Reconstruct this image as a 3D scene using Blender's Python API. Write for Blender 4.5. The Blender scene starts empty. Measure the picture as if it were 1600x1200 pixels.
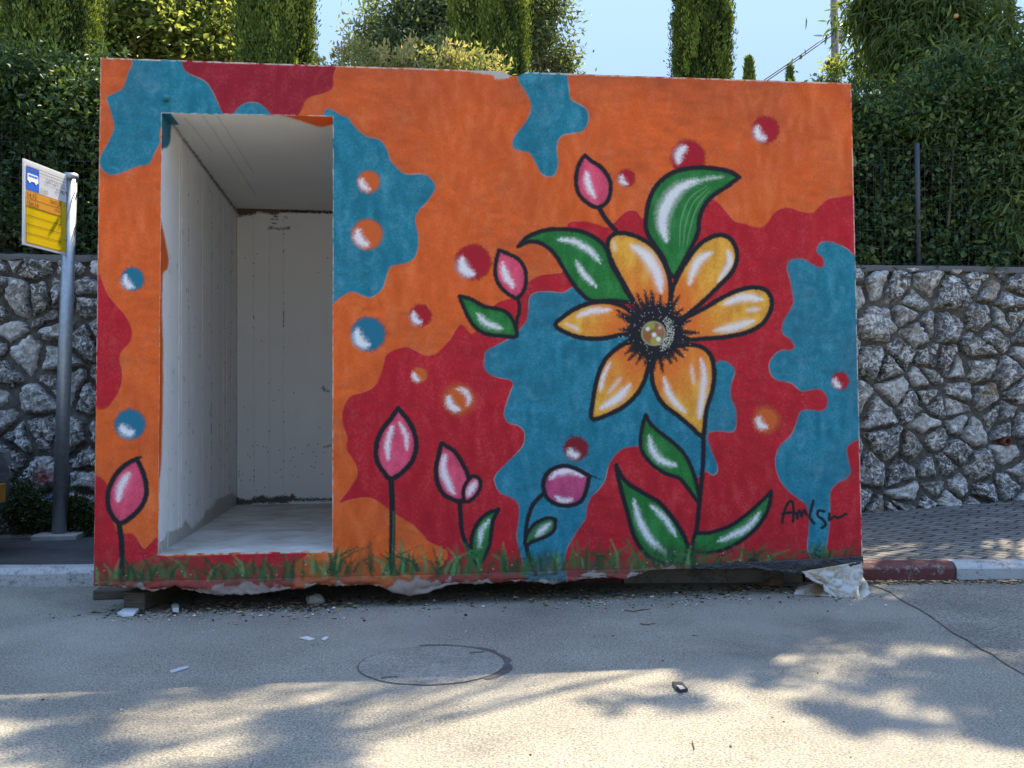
import bpy, math, random
import numpy as np
from mathutils import Vector, Matrix, noise as mnoise
random.seed(7)
RNG = np.random.default_rng(11)
sc = bpy.context.scene

# ------------------------------------------------------------------ camera
CP = np.array([1.432, -5.005, 1.018])
YAW, PITCH, ROLL, FPX = -0.12386, 0.021236, 0.00554, 1525.76      # FPX: focal length for a picture 1600 wide
def _rot():
    cz, sz, cx, sx, cy, sy = math.cos(YAW), math.sin(YAW), math.cos(PITCH), math.sin(PITCH), math.cos(ROLL), math.sin(ROLL)
    return (np.array([[cz,-sz,0],[sz,cz,0],[0,0,1.]]) @ np.array([[1,0,0],[0,cx,-sx],[0,sx,cx]]) @ np.array([[cy,0,sy],[0,1,0],[-sy,0,cy]]))
RC = _rot()
cam = bpy.data.cameras.new("camera"); cam_o = bpy.data.objects.new("camera", cam)
sc.collection.objects.link(cam_o); sc.camera = cam_o
cam.sensor_width = 36; cam.lens = FPX/1600*36; cam.clip_end = 2000; cam.clip_start = 0.05
M = np.eye(4); M[:3,0] = RC[:,0]; M[:3,1] = RC[:,2]; M[:3,2] = -RC[:,1]; M[:3,3] = CP
cam_o.matrix_world = Matrix(M.tolist())
# ------------------------------------------------------------------ light
SAZ, SEL = math.radians(38), math.radians(58.5)
SUN = Vector((math.sin(SAZ)*math.cos(SEL), math.cos(SAZ)*math.cos(SEL), math.sin(SEL)))
w = bpy.data.worlds.new("World"); sc.world = w; w.use_nodes = True
nt = w.node_tree; bgn = nt.nodes["Background"]
sky = nt.nodes.new("ShaderNodeTexSky"); sky.sky_type = 'NISHITA'; sky.sun_disc = False
sky.sun_elevation = SEL; sky.sun_rotation = SAZ; sky.altitude = 200; sky.air_density = 1.0; sky.dust_density = 0.25; sky.ozone_density = 1.0
# sky evened out to fill the shade: the glare round the sun is held down, the hue stays
lum = nt.nodes.new("ShaderNodeRGBToBW"); nt.links.new(sky.outputs[0], lum.inputs[0])
def _m(op, a, b):
    n_ = nt.nodes.new("ShaderNodeMath"); n_.operation = op
    for i_, v_ in enumerate((a, b)):
        if hasattr(v_, 'node'): nt.links.new(v_, n_.inputs[i_])
        else: n_.inputs[i_].default_value = v_
    return n_.outputs[0]
fac_ = _m('MULTIPLY', _m('POWER', lum.outputs[0], -.97), 1.04)
vs_ = nt.nodes.new("ShaderNodeVectorMath"); vs_.operation = 'SCALE'; nt.links.new(sky.outputs[0], vs_.inputs[0]); nt.links.new(fac_, vs_.inputs['Scale'])
vt_ = nt.nodes.new("ShaderNodeVectorMath"); vt_.operation = 'MULTIPLY'; nt.links.new(vs_.outputs[0], vt_.inputs[0]); vt_.inputs[1].default_value = (1.05, 1.01, .95)
tc_ = nt.nodes.new("ShaderNodeTexCoord"); sx_ = nt.nodes.new("ShaderNodeSeparateXYZ"); nt.links.new(tc_.outputs["Generated"], sx_.inputs[0])
el_ = _m('ADD', _m('MULTIPLY', _m('MAXIMUM', sx_.outputs[2], 0.), .95), .55)       # brightened overhead, dimmed low down, so the unseen sky fills the shade
vz_ = nt.nodes.new("ShaderNodeVectorMath"); vz_.operation = 'SCALE'; nt.links.new(vt_.outputs[0], vz_.inputs[0]); nt.links.new(el_, vz_.inputs['Scale'])
nt.links.new(vz_.outputs[0], bgn.inputs[0]); bgn.inputs[1].default_value = 0.15
sl = bpy.data.lights.new("sun", 'SUN'); sl.energy = 2.5; sl.angle = math.radians(0.53); sl.color = (1.0, 0.86, 0.63)
so = bpy.data.objects.new("sun", sl); sc.collection.objects.link(so)
so.rotation_mode = 'QUATERNION'; so.rotation_quaternion = SUN.to_track_quat('Z', 'Y')
sc.view_settings.view_transform = 'Standard'; sc.view_settings.look = 'None'; sc.view_settings.gamma = 1.0
sc.view_settings.exposure = 2.5
try:
    sc.cycles.max_bounces = 10; sc.cycles.diffuse_bounces = 8; sc.cycles.transparent_max_bounces = 8
    sc.cycles.use_denoising = True
except Exception: pass

# ------------------------------------------------------------------ helpers
def project(x, y, z):
    d = np.stack([np.asarray(x, float)-CP[0], np.asarray(y, float)-CP[1], np.asarray(z, float)-CP[2]], -1) @ RC
    return 800+FPX*d[...,0]/d[...,1], 600-FPX*d[...,2]/d[...,1]
def ray(px, py): return RC @ np.array([(px-800)/FPX, 1, -(py-600)/FPX])
def at_y(px, py, Y): d = ray(px, py); return CP + d*(Y-CP[1])/d[1]        # real point seen at a pixel, on the plane y = Y
def at_z(px, py, Z): d = ray(px, py); return CP + d*(Z-CP[2])/d[2]
def link(o, parent=None):
    sc.collection.objects.link(o)
    if parent is not None: o.parent = parent
    return o
def tag(o, label=None, cat=None, group=None, kind=None):
    for k, v in (('label', label), ('category', cat), ('group', group), ('kind', kind)):
        if v: o[k] = v
    return o
def empty(name, loc, label, cat, group=None, rz=0):
    o = bpy.data.objects.new(name, None); o.location = loc; o.rotation_euler = (0, 0, rz); o.empty_display_size = .2
    link(o); return tag(o, label, cat, group)
def mesh_np(name, verts, faces4=None, faces3=None, mats=(), parent=None, attrs=None, smooth=False, midx=None):
    """fast mesh from numpy: quads and/or triangles"""
    me = bpy.data.meshes.new(name)
    verts = np.asarray(verts, np.float32); me.vertices.add(len(verts)); me.vertices.foreach_set("co", verts.ravel())
    f4 = np.zeros((0,4), np.int32) if faces4 is None else np.asarray(faces4, np.int32)
    f3 = np.zeros((0,3), np.int32) if faces3 is None else np.asarray(faces3, np.int32)
    li = np.concatenate([f4.ravel(), f3.ravel()]); n = len(f4)+len(f3)
    me.loops.add(len(li)); me.loops.foreach_set("vertex_index", li)
    st = np.concatenate([np.arange(len(f4))*4, len(f4)*4+np.arange(len(f3))*3]).astype(np.int32)
    me.polygons.add(n); me.polygons.foreach_set("loop_start", st)
    if midx is not None: me.polygons.foreach_set("material_index", np.asarray(midx, np.int32))
    for m in mats: me.materials.append(m)
    me.update(calc_edges=True)
    me.polygons.foreach_set("use_smooth", np.full(n, smooth))
    for k, v in (attrs or {}).items():
        a = me.attributes.new(k, 'FLOAT', 'POINT'); a.data.foreach_set("value", np.asarray(v, np.float32))
    me.validate()
    return link(bpy.data.objects.new(name, me), parent)
class MB:
    """collects shapes, builds ONE mesh"""
    def __init__(s): s.v = []; s.f = []; s.m = []; s.cur = 0
    def add(s, vs, fs):
        b = len(s.v); s.v += [tuple(map(float, v)) for v in vs]; s.f += [tuple(b+i for i in f) for f in fs]; s.m += [s.cur]*len(fs)
    def box(s, x0, x1, y0, y1, z0, z1):
        s.add([(x0,y0,z0),(x1,y0,z0),(x1,y1,z0),(x0,y1,z0),(x0,y0,z1),(x1,y0,z1),(x1,y1,z1),(x0,y1,z1)],
              [(0,3,2,1),(4,5,6,7),(0,1,5,4),(1,2,6,5),(2,3,7,6),(3,0,4,7)])
    def tube(s, pts, rads, n=8, cap=True):
        pts = [Vector(p) for p in pts]
        if not hasattr(rads, '__len__'): rads = [rads]*len(pts)
        b = len(s.v); up = Vector((0,0,1)); vs = []
        for i, p in enumerate(pts):
            t = (pts[min(i+1, len(pts)-1)]-pts[max(i-1, 0)]).normalized()
            a = t.cross(Vector((0.31,0.2,0.93))) if abs(t.z) < .9 else t.cross(Vector((1,0.1,0)))
            a.normalize(); c = t.cross(a)
            for k in range(n):
                an = 2*math.pi*k/n; vs.append(p+(a*math.cos(an)+c*math.sin(an))*rads[i])
        fs = [(i*n+k, i*n+(k+1)%n, (i+1)*n+(k+1)%n, (i+1)*n+k) for i in range(len(pts)-1) for k in range(n)]
        if cap: fs += [tuple(range(n))[::-1], tuple((len(pts)-1)*n+k for k in range(n))]
        s.add(vs, fs)
    def build(s, name, mat, parent=None, smooth=False, bevel=0, seg=2):
        me = bpy.data.meshes.new(name); me.from_pydata(s.v, [], s.f)
        for m in (mat if isinstance(mat, (list, tuple)) else [mat]): me.materials.append(m)
        me.polygons.foreach_set("material_index", s.m); me.polygons.foreach_set("use_smooth", [smooth]*len(s.f)); me.update()
        o = link(bpy.data.objects.new(name, me), parent)
        if bevel:
            md = o.modifiers.new("bevel", 'BEVEL'); md.width = bevel; md.segments = seg; md.limit_method = 'ANGLE'
        return o
def srgb(r, g, b):
    f = lambda c: (c/255/12.92) if c/255 <= .04045 else ((c/255+.055)/1.055)**2.4
    return (f(r), f(g), f(b))
class Mat:
    def __init__(s, name, col=(.5,.5,.5), rough=.8, metal=0, spec=.3):
        s.m = bpy.data.materials.new(name); s.m.use_nodes = True; s.t = s.m.node_tree; s.b = s.t.nodes["Principled BSDF"]
        s.b.inputs["Base Color"].default_value = (*col, 1); s.b.inputs["Roughness"].default_value = rough
        s.b.inputs["Metallic"].default_value = metal; s.b.inputs["Specular IOR Level"].default_value = spec
    def n(s, typ, **kw):
        nd = s.t.nodes.new(typ)
        for k, v in kw.items():
            if k.startswith('i_'): nd.inputs[k[2:].replace('_', ' ')].default_value = v
            else: setattr(nd, k, v)
        return nd
    def l(s, a, b): s.t.links.new(a, b)
    def obj(s):
        if not hasattr(s, '_tc'): s._tc = s.n("ShaderNodeTexCoord")
        return s._tc.outputs["Object"]
    def noise(s, scale, detail=4, rough=.55, vec=None, dist=0.):
        nd = s.n("ShaderNodeTexNoise"); nd.inputs["Scale"].default_value = scale; nd.inputs["Detail"].default_value = detail
        nd.inputs["Roughness"].default_value = rough; nd.inputs["Distortion"].default_value = dist; s.l(vec or s.obj(), nd.inputs["Vector"]); return nd.outputs["Fac"]
    def voro(s, scale, feature='F1', vec=None, out="Distance"):
        nd = s.n("ShaderNodeTexVoronoi"); nd.feature = feature; nd.inputs["Scale"].default_value = scale; s.l(vec or s.obj(), nd.inputs["Vector"]); return nd.outputs[out]
    def ramp(s, fac, stops):
        nd = s.n("ShaderNodeValToRGB"); e = nd.color_ramp.elements
        while len(e) < len(stops): e.new(.5)
        for i, (p, c) in enumerate(stops):
            e[i].position = p; e[i].color = (*c, 1) if hasattr(c, '__len__') else (c, c, c, 1)
        s.l(fac, nd.inputs[0]); return nd.outputs[0]
    def mix(s, fac, a, b, mode='MIX'):
        nd = s.n("ShaderNodeMix"); nd.data_type = 'RGBA'; nd.blend_type = mode
        for v, i in ((fac, 0), (a, 6), (b, 7)):
            if hasattr(v, 'node'): s.l(v, nd.inputs[i])
            elif i == 0: nd.inputs[0].default_value = v
            else: nd.inputs[i].default_value = (*v, 1)
        return nd.outputs[2]
    def math(s, op, a, b=0.):
        nd = s.n("ShaderNodeMath"); nd.operation = op
        for i, v in enumerate((a, b)):
            if hasattr(v, 'node'): s.l(v, nd.inputs[i])
            else: nd.inputs[i].default_value = v
        return nd.outputs[0]
    def col(s, c): s.l(c, s.b.inputs["Base Color"]); return s
    def bump(s, h, strength=.3, dist=.005):
        nd = s.n("ShaderNodeBump"); nd.inputs["Strength"].default_value = strength; nd.inputs["Distance"].default_value = dist
        s.l(h, nd.inputs["Height"]); s.l(nd.outputs[0], s.b.inputs["Normal"]); return s
    def attr(s, name): return s.n("ShaderNodeAttribute", attribute_name=name).outputs["Fac"]

# ------------------------------------------------------------------ painting on real planes (paint, plus the shading at the mural's top)
def blur(a, k):
    for ax in (0, 1):
        for _ in range(2):
            c = np.cumsum(np.pad(a, [(k+1, k) if i == ax else (0, 0) for i in (0, 1)], mode='edge'), axis=ax)
            n = 2*k+1
            a = (np.take(c, range(n, c.shape[ax]), ax) - np.take(c, range(0, c.shape[ax]-n), ax))/n
    return a
def nz(shape, k):
    a = RNG.standard_normal(shape).astype(np.float32)
    if k: a = blur(a, k)
    return (a/(a.std()+1e-9)).astype(np.float32)
def smooth_closed(p, n=6, closed=True):
    p = np.array(p, float)
    if closed: q = np.vstack([p[-1], p, p[0], p[1]]); m = len(p)
    else: q = np.vstack([2*p[0]-p[1], p, 2*p[-1]-p[-2]]); m = len(p)-1
    t = (np.arange(n)/n)[:, None]; out = []
    for i in range(m):
        a, b, c, d = q[i], q[i+1], q[i+2], q[i+3]
        out.append(.5*((2*b)+(-a+c)*t+(2*a-5*b+4*c-d)*t**2+(-a+3*b-3*c+d)*t**3))
    if not closed: out.append(p[-1][None])
    return np.vstack(out)
class Paint:
    """texture of a wall plane; shapes are given in the photograph's pixels and carried onto the plane"""
    def __init__(s, x0, x1, z0, z1, res, to3d, base):
        s.W = int((x1-x0)/res); s.H = int((z1-z0)/res)
        u = x0+(np.arange(s.W)+.5)*(x1-x0)/s.W; v = z0+(np.arange(s.H)+.5)*(z1-z0)/s.H
        U, V = np.meshgrid(u, v); s.PX, s.PY = [a.astype(np.float32) for a in project(*to3d(U, V))]
        s.c = np.empty((s.H, s.W, 3), np.float32); s.c[:] = base; s.b = (x0, x1, z0, z1)
        s.cmin = s.PX.min(0); s.cmax = s.PX.max(0); s.rmin = s.PY.min(1); s.rmax = s.PY.max(1)
        s.grain = nz((s.H, s.W), 0)*.6+nz((s.H, s.W), 1)*.6; s.soft = nz((s.H, s.W), 12)
    def win(s, p, pad):
        x0, y0 = p.min(0)-pad; x1, y1 = p.max(0)+pad
        cs = np.where((s.cmax >= x0) & (s.cmin <= x1))[0]; rs = np.where((s.rmax >= y0) & (s.rmin <= y1))[0]
        if not len(cs) or not len(rs): return None
        return slice(rs[0], rs[-1]+1), slice(cs[0], cs[-1]+1)
    def sdf(s, p, sl, closed=True):
        X, Y = s.PX[sl], s.PY[sl]; d2 = np.full(X.shape, 1e9, np.float32); ins = np.zeros(X.shape, bool)
        q = np.vstack([p, p[:1]]) if closed else p
        for a, b in zip(q[:-1], q[1:]):
            ex, ey = b-a; L = ex*ex+ey*ey
            if L < 1e-9: continue
            t = np.clip(((X-a[0])*ex+(Y-a[1])*ey)/L, 0, 1)
            d2 = np.minimum(d2, (X-a[0]-t*ex)**2+(Y-a[1]-t*ey)**2)
            if closed and a[1] != b[1]:
                c = ((a[1] > Y) != (b[1] > Y)) & (X < ex*(Y-a[1])/(b[1]-a[1])+a[0]); ins ^= c
        d = np.sqrt(d2); return np.where(ins, -d, d) if closed else d
    def put(s, sl, a, col):
        a = np.clip(a, 0, 1)[..., None]; s.c[sl] = s.c[sl]*(1-a)+np.asarray(col, np.float32)*a
    def fill(s, pts, col, soft=1.6, spray=0., alpha=1., smooth=True, rim=None, n=6):
        p = smooth_closed(pts, n) if smooth else np.array(pts, float)
        sl = s.win(p, soft*2+6+spray*3)
        if sl is None: return
        d = s.sdf(p, sl)+s.grain[sl]*spray
        s.put(sl, alpha*np.clip(.5-d/(2*soft), 0, 1), col)
        if rim is not None:
            k = np.clip(s.soft[sl]*.5+.25, 0, 1)
            s.put(sl, .65*k*np.clip(1-np.abs(d-.3)/1.5, 0, 1), rim)
    def line(s, pts, wd, col, alpha=1., soft=1.2, spray=.35, taper=None, smooth=True):
        p = smooth_closed(pts, 6, False) if smooth else np.array(pts, float)
        sl = s.win(p, wd+6)
        if sl is None: return
        if taper is None: d = s.sdf(p, sl, False)-wd/2
        else:
            X, Y = s.PX[sl], s.PY[sl]; d = np.full(X.shape, 1e6, np.float32); n = len(p)
            for i, (a, b) in enumerate(zip(p[:-1], p[1:])):
                ex, ey = b-a; L = max(ex*ex+ey*ey, 1e-9); t = np.clip(((X-a[0])*ex+(Y-a[1])*ey)/L, 0, 1)
                f = (i+t)/(n-1); r = wd/2*np.power(np.clip(4*f*(1-f), 0, 1), .6) if taper == 'both' else wd/2*(1-f*.85)
                d = np.minimum(d, np.sqrt((X-a[0]-t*ex)**2+(Y-a[1]-t*ey)**2)-r)
        s.put(sl, alpha*np.clip(.5-(d+s.grain[sl]*spray)/(2*soft), 0, 1), col)
    def hi(s, pts, wd, alpha=.9): 
        s.line(pts, wd*1.9, (.75,.72,.74), alpha*.33, soft=3.0, spray=1.4, taper='both')
        s.line(pts, wd, (.80,.80,.82), alpha*.92, soft=2.7, spray=1.3, taper='both')
    def image(s, name):
        im = bpy.data.images.new(name, s.W, s.H, float_buffer=False)
        c = np.clip(s.c, 0, 1); c = np.where(c <= .0031308, c*12.92, 1.055*np.power(np.maximum(c, 1e-6), 1/2.4)-.055)
        im.pixels.foreach_set(np.concatenate([c, np.ones((s.H, s.W, 1), np.float32)], 2).astype(np.float32).ravel())
        im.update(); im.pack(); return im
    def uv(s, me, axes):
        x0, x1, z0, z1 = s.b; u = me.uv_layers.new(name="paint")
        for l in me.loops:
            co = me.vertices[l.vertex_index].co; u.data[l.index].uv = ((co[axes[0]]-x0)/(x1-x0), (co[axes[1]]-z0)/(z1-z0))
def paint_mat(name, img, rough=.75, bs=180, bst=.25, bd=.002, var=.10):
    m = Mat(name, rough=rough); uvn = m.n("ShaderNodeUVMap", uv_map="paint"); tx = m.n("ShaderNodeTexImage"); tx.image = img; tx.extension = 'EXTEND'
    m.l(uvn.outputs[0], tx.inputs[0])
    v = m.ramp(m.noise(2.2, 6, .6), [(.3, 1-var), (.7, 1.0)])
    m.col(m.mix(1., tx.outputs[0], v, 'MULTIPLY'))
    m.bump(m.math('ADD', m.noise(bs, 3, .6), m.math('MULTIPLY', m.noise(bs*.12, 3), .8)), bst, bd)
    return m.m

# ================================================================== MURAL
ORANGE=(.70,.110,.011); RED=(.47,.006,.017); TEAL=(.006,.185,.265); GREEN=(.015,.175,.030); PINK=(.70,.07,.14)
BLACK=(.010,.010,.014); YEL=(.80,.37,.040); PET=(.62,.15,.025); WHITE=(.8,.8,.82)
mu = Paint(-.06, 4.0, .02, 2.80, .0026, lambda U, V: (U, 0*U, V), ORANGE)
# brushed orange
v1 = blur(RNG.standard_normal((mu.H, mu.W)), 5); v1 = (np.roll(v1, 9, 0)+v1+np.roll(v1, 18, 0)+np.roll(v1, 27, 0)); v1 /= v1.std()
v2 = nz((mu.H, mu.W), 30)
k = np.clip(.10+.10*v1*(v2 > -.6)+.06*v2, 0, .45)[..., None]
mu.c = mu.c*(1-k)+np.array((.66,.16,.035), np.float32)*k
k = np.clip(.16*nz((mu.H, mu.W), 55)+.08*v2, 0, .45)[..., None]; mu.c = mu.c*(1-k)+np.array((.44,.062,.014), np.float32)*k
k = np.clip((330-mu.PY)/260, 0, 1)*np.clip(.42+.22*nz((mu.H, mu.W), 40)+.10*v2, 0, .7); mu.c = mu.c*(1-k[..., None])+np.array((.40,.072,.018), np.float32)*k[..., None]  # orange painted duller towards the top: sun shading put into the colour
for spot in range(420):
    x = RNG.uniform(150, 1345); y = RNG.uniform(100, 860); L = RNG.uniform(10, 46); a = RNG.normal(1.5, .35)
    mu.line([(x, y), (x+L*.5*math.cos(a)+RNG.normal(0, 3), y+L*.5*math.sin(a)), (x+L*math.cos(a), y+L*math.sin(a))], RNG.uniform(2, 5), (.72,.20,.04), RNG.uniform(.06, .30), soft=2.5, spray=1.2, taper='both')
RO = (.66,.19,.07)
red_main = [(530,785),(545,765),(557,745),(557,730),(550,715),(543,705),(541,695),(543,685),(536,665),(535,645),(540,630),(550,618),(570,612),(585,603),(595,585),(600,565),(603,555),(615,547),(635,542),(650,548),(665,555),(680,553),(690,545),(703,530),(712,515),(721,507),(730,515),(738,521),(750,510),(762,490),(775,474),(790,468),(808,464),(816,452),(825,441),(835,434),(848,429),(865,427),(880,423),(884,400),(884,375),(885,354),(893,346),(915,346),(935,351),(950,355),(965,342),(975,332),(985,328),(995,330),(1010,342),(1060,330),(1100,310),(1115,312),(1125,319),(1137,333),(1148,345),(1165,350),(1180,355),(1192,354),(1200,347),(1208,335),(1220,326),(1235,325),(1250,330),(1268,332),(1280,323),(1292,312),(1305,308),(1345,305),(1420,310),(1420,960),(700,960),(700,870),(690,857),(668,845),(660,835),(645,820),(625,808),(608,797),(595,786),(580,779),(565,778),(548,781)]
mu.fill(red_main, RED, rim=RO)
mu.fill([(268,60),(535,70),(526,104),(521,120),(520,137),(505,146),(487,151),(477,158),(473,168),(463,182),(440,190),(350,190),(343,165),(333,145),(318,126),(290,112),(270,97)], (.30,.005,.018), rim=RO)
mu.fill([(120,425),(152,427),(160,440),(170,462),(185,480),(197,495),(206,515),(203,535),(192,547),(187,560),(191,580),(190,600),(184,615),(172,632),(160,640),(146,636),(120,620)], RED, rim=RO)
mu.fill([(120,738),(147,742),(160,748),(170,765),(180,825),(193,833),(207,834),(217,845),(225,857),(235,848),(246,840),(252,866),(300,869),(470,862),(460,880),(455,890),(440,935),(200,960),(120,950)], RED, rim=RO)
for spot in range(260):                                            # brushed variation inside the colours
    x = RNG.uniform(150, 1345); y = RNG.uniform(100, 880); L = RNG.uniform(15, 50); a = RNG.normal(1.4, .5)
    mu.line([(x, y), (x+L*.5*math.cos(a)+RNG.normal(0, 4), y+L*.5*math.sin(a)), (x+L*math.cos(a), y+L*math.sin(a))], RNG.uniform(2, 6), (.62,.10,.08), RNG.uniform(.06, .24), soft=3, spray=1.6, taper='both')
teals = [
 [(205,70),(272,80),(290,111),(320,127),(333,145),(345,172),(352,190),(280,200),(252,200),(250,222),(242,238),(233,256),(215,260),(190,270),(172,273),(158,262),(157,245),(170,220),(178,197),(170,165),(167,152),(180,145),(192,137),(200,115),(207,97)],
 [(355,195),(365,177),(378,164),(395,160),(410,165),(422,178),(430,195)],
 [(505,178),(535,181),(545,185),(552,195),(565,208),(575,214),(592,218),(603,230),(610,250),(620,262),(635,272),(660,272),(672,278),(680,290),(676,303),(665,318),(655,328),(649,343),(653,365),(653,385),(648,402),(635,411),(612,416),(606,425),(600,445),(592,457),(578,465),(565,461),(550,456),(538,461),(528,468),(515,478),(500,470),(500,300)],
 [(806,80),(808,114),(811,128),(822,145),(829,160),(828,177),(820,192),(808,207),(801,220),(803,232),(815,236),(828,240),(837,255),(845,270),(857,276),(867,272),(872,255),(870,235),(872,220),(880,211),(895,208),(910,205),(919,190),(917,172),(905,163),(892,155),(889,140),(887,117),(887,80)],
 [(757,560),(760,548),(775,540),(795,530),(805,525),(812,515),(823,500),(826,480),(828,465),(838,457),(860,456),(880,457),(893,450),(915,440),(960,470),(1050,520),(1090,560),(1115,568),(1125,563),(1140,568),(1148,580),(1143,598),(1142,620),(1150,640),(1150,665),(1143,675),(1125,673),(1108,676),(1106,687),(1112,705),(1120,725),(1120,738),(1112,742),(1103,736),(1092,745),(1070,745),(1050,735),(1020,705),(1003,698),(985,698),(970,703),(958,715),(950,730),(945,750),(935,765),(925,775),(918,790),(915,810),(905,825),(895,840),(886,857),(882,880),(880,915),(826,915),(818,880),(809,850),(808,830),(811,805),(810,790),(803,780),(792,775),(780,768),(773,752),(775,742),(785,730),(800,715),(815,700),(820,685),(818,672),(808,664),(795,661),(788,650),(790,635),(798,612),(802,600),(795,593),(780,590),(765,585),(757,575)],
 [(1380,405),(1338,400),(1325,390),(1310,382),(1300,378),(1285,378),(1278,385),(1277,395),(1285,402),(1288,412),(1282,418),(1270,413),(1258,406),(1245,404),(1233,408),(1230,420),(1234,435),(1238,455),(1240,470),(1237,480),(1228,495),(1222,510),(1224,522),(1235,530),(1241,542),(1235,547),(1220,548),(1208,557),(1202,570),(1205,585),(1215,594),(1235,598),(1245,605),(1253,611),(1275,608),(1287,612),(1293,625),(1290,638),(1280,642),(1262,640),(1250,645),(1243,665),(1235,682),(1220,695),(1213,710),(1212,728),(1218,748),(1230,765),(1245,777),(1258,787),(1263,800),(1264,820),(1262,850),(1264,865),(1275,870),(1287,865),(1292,850),(1296,820),(1297,790),(1298,768),(1308,755),(1322,748),(1329,738),(1326,720),(1323,705),(1328,694),(1346,686),(1390,680)]]
for t in teals:
    mu.fill(t, TEAL, rim=(.26,.36,.37))
    p = smooth_closed(t, 3); sl = mu.win(p, 3); d = mu.sdf(p, sl); inside = np.clip(-d/6, 0, 1)
    g = np.clip(.11*v1[sl]+.09*mu.grain[sl], -.22, .4)*inside; mu.put(sl, np.maximum(g, 0), (.04,.25,.36)); mu.put(sl, np.maximum(-g, 0), (.003,.07,.12))
    b = p.min(0); e = p.max(0)
    for _ in range(int((e[0]-b[0])*(e[1]-b[1])/2600)+2):
        x, y = RNG.uniform(b[0]+8, e[0]-8), RNG.uniform(b[1]+8, e[1]-8)
        X0, Y0 = np.abs(mu.PX[sl]-x)+np.abs(mu.PY[sl]-y), None
        i = np.unravel_index(np.argmin(X0), X0.shape)
        if d[i] < -9:
            a = RNG.uniform(0, 3.1); r = RNG.uniform(4, 12)
            mu.line([(x, y), (x+r*math.cos(a), y+r*math.sin(a)), (x+r*1.5*math.cos(a+.6), y+r*1.5*math.sin(a+.6))], 3, (.13,.36,.46), .35, soft=2.5, spray=1.2, taper='both')
mu.put((slice(None), slice(None)), np.clip(mu.grain*.035+.015*v1, 0, .09), (.55,.42,.34)); mu.put((slice(None), slice(None)), np.clip(-mu.grain*.07, 0, .18), (.05,.02,.03))
fogn = nz((mu.H, mu.W), 45); mu.put((slice(None), slice(None)), np.clip(.05*fogn, 0, .12), (.12,.02,.012))
for t in teals:
    p = smooth_closed(t, 3); sl = mu.win(p, 12); d = mu.sdf(p, sl)
    k = np.clip(nz(d.shape, 20)*.4+.1, 0, 1)*np.clip(1-np.abs(d-3)/7, 0, 1)*.38; mu.put(sl, k, (.12,.03,.03))
hz = blur(RNG.standard_normal((mu.H, mu.W)), 4); hz = hz+np.roll(hz, 8, 1)+np.roll(hz, 16, 1)+np.roll(hz, 24, 1); hz /= hz.std()
k = np.clip(.055*hz*(fogn > 0)+.05*v1*(fogn <= 0), -.15, .15)[..., None]; mu.c = np.clip(mu.c*(1+k), 0, .9)
def bubble(x, y, r, col, kind='l', halo=False):
    an = np.linspace(0, 2*np.pi, 28)[:-1]; P = np.c_[x+r*np.cos(an), y+r*np.sin(an)]
    if halo: mu.fill(P+0, PET, soft=6, spray=2.5, alpha=.8, smooth=False)
    mu.fill(P, tuple(c*.55 for c in col), soft=2.2, spray=1.2, smooth=False, alpha=.75)
    mu.fill((P-[x, y])*.90+[x, y], col, soft=2.0, spray=.8, smooth=False)
    def arc(a0, a1, rr, wd, al=.95):
        t = np.radians(np.linspace(a0, a1, 9)); mu.hi(np.c_[x+rr*r*np.cos(t), y+rr*r*np.sin(t)], wd, al)
    if kind == 'l': arc(85, 205, .60, r*.42)
    elif kind == 'ul': arc(150, 262, .55, r*.36)
    elif kind == 'b': arc(70, 170, .52, r*.42)
    elif kind == '2': arc(85, 200, .68, r*.36); arc(-100, 40, .68, r*.26, .8)
BL = (.012,.15,.24); OR = (.60,.11,.018); RD = (.38,.006,.018)
for a in [(207,436,19,BL),(203,663,25,BL,'b'),(575,522,28,BL),(576,284,18,OR),(574,366,25,OR),(655,586,13,OR),(1197,656,19,OR,'l',True),(717,624,23,OR,'2',True),
          (739,410,29,RD),(657,493,18,RD),(1075,246,28,RD,'ul'),(979,278,14,RD,'l'),(1196,203,22,RD,'l'),(1313,595,14,RD,'l'),(900,701,20,(.20,.008,.016),'b')]: bubble(*a)
def outline(pts, wd=7.): mu.line(list(pts)+[pts[0]], wd, BLACK, smooth=True)
def shape(pts, fillc, wd=7., strokes=(), shade=None):
    mu.fill(pts, fillc, soft=1.5)
    p = smooth_closed(pts, 5); sl = mu.win(p, 4); d = mu.sdf(p, sl)
    g = mu.grain[sl]*.13+v1[sl]*.13
    dk = tuple(c*.35 for c in fillc); lt = tuple(min(.85, c*1.5+.05) for c in fillc)
    mu.put(sl, np.clip(-d/3, 0, 1)*np.clip(-g+.05, 0, .4), dk); mu.put(sl, np.clip(-d/3, 0, 1)*np.clip(g, 0, .4), lt)
    mu.put(sl, np.clip(-d/2, 0, 1)*np.clip(1+d/9, 0, 1)*.42, dk)
    if shade is not None:
        cx, cy, r0, r1, c2 = shade; r = np.hypot(mu.PX[sl]-cx, mu.PY[sl]-cy)+mu.grain[sl]*5+v1[sl]*6
        mu.put(sl, np.clip(-d/2, 0, 1)*np.clip((r1-r)/(r1-r0), 0, 1)*.9, c2)
    for st in strokes: mu.hi(*st)
    outline(pts, wd)
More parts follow.
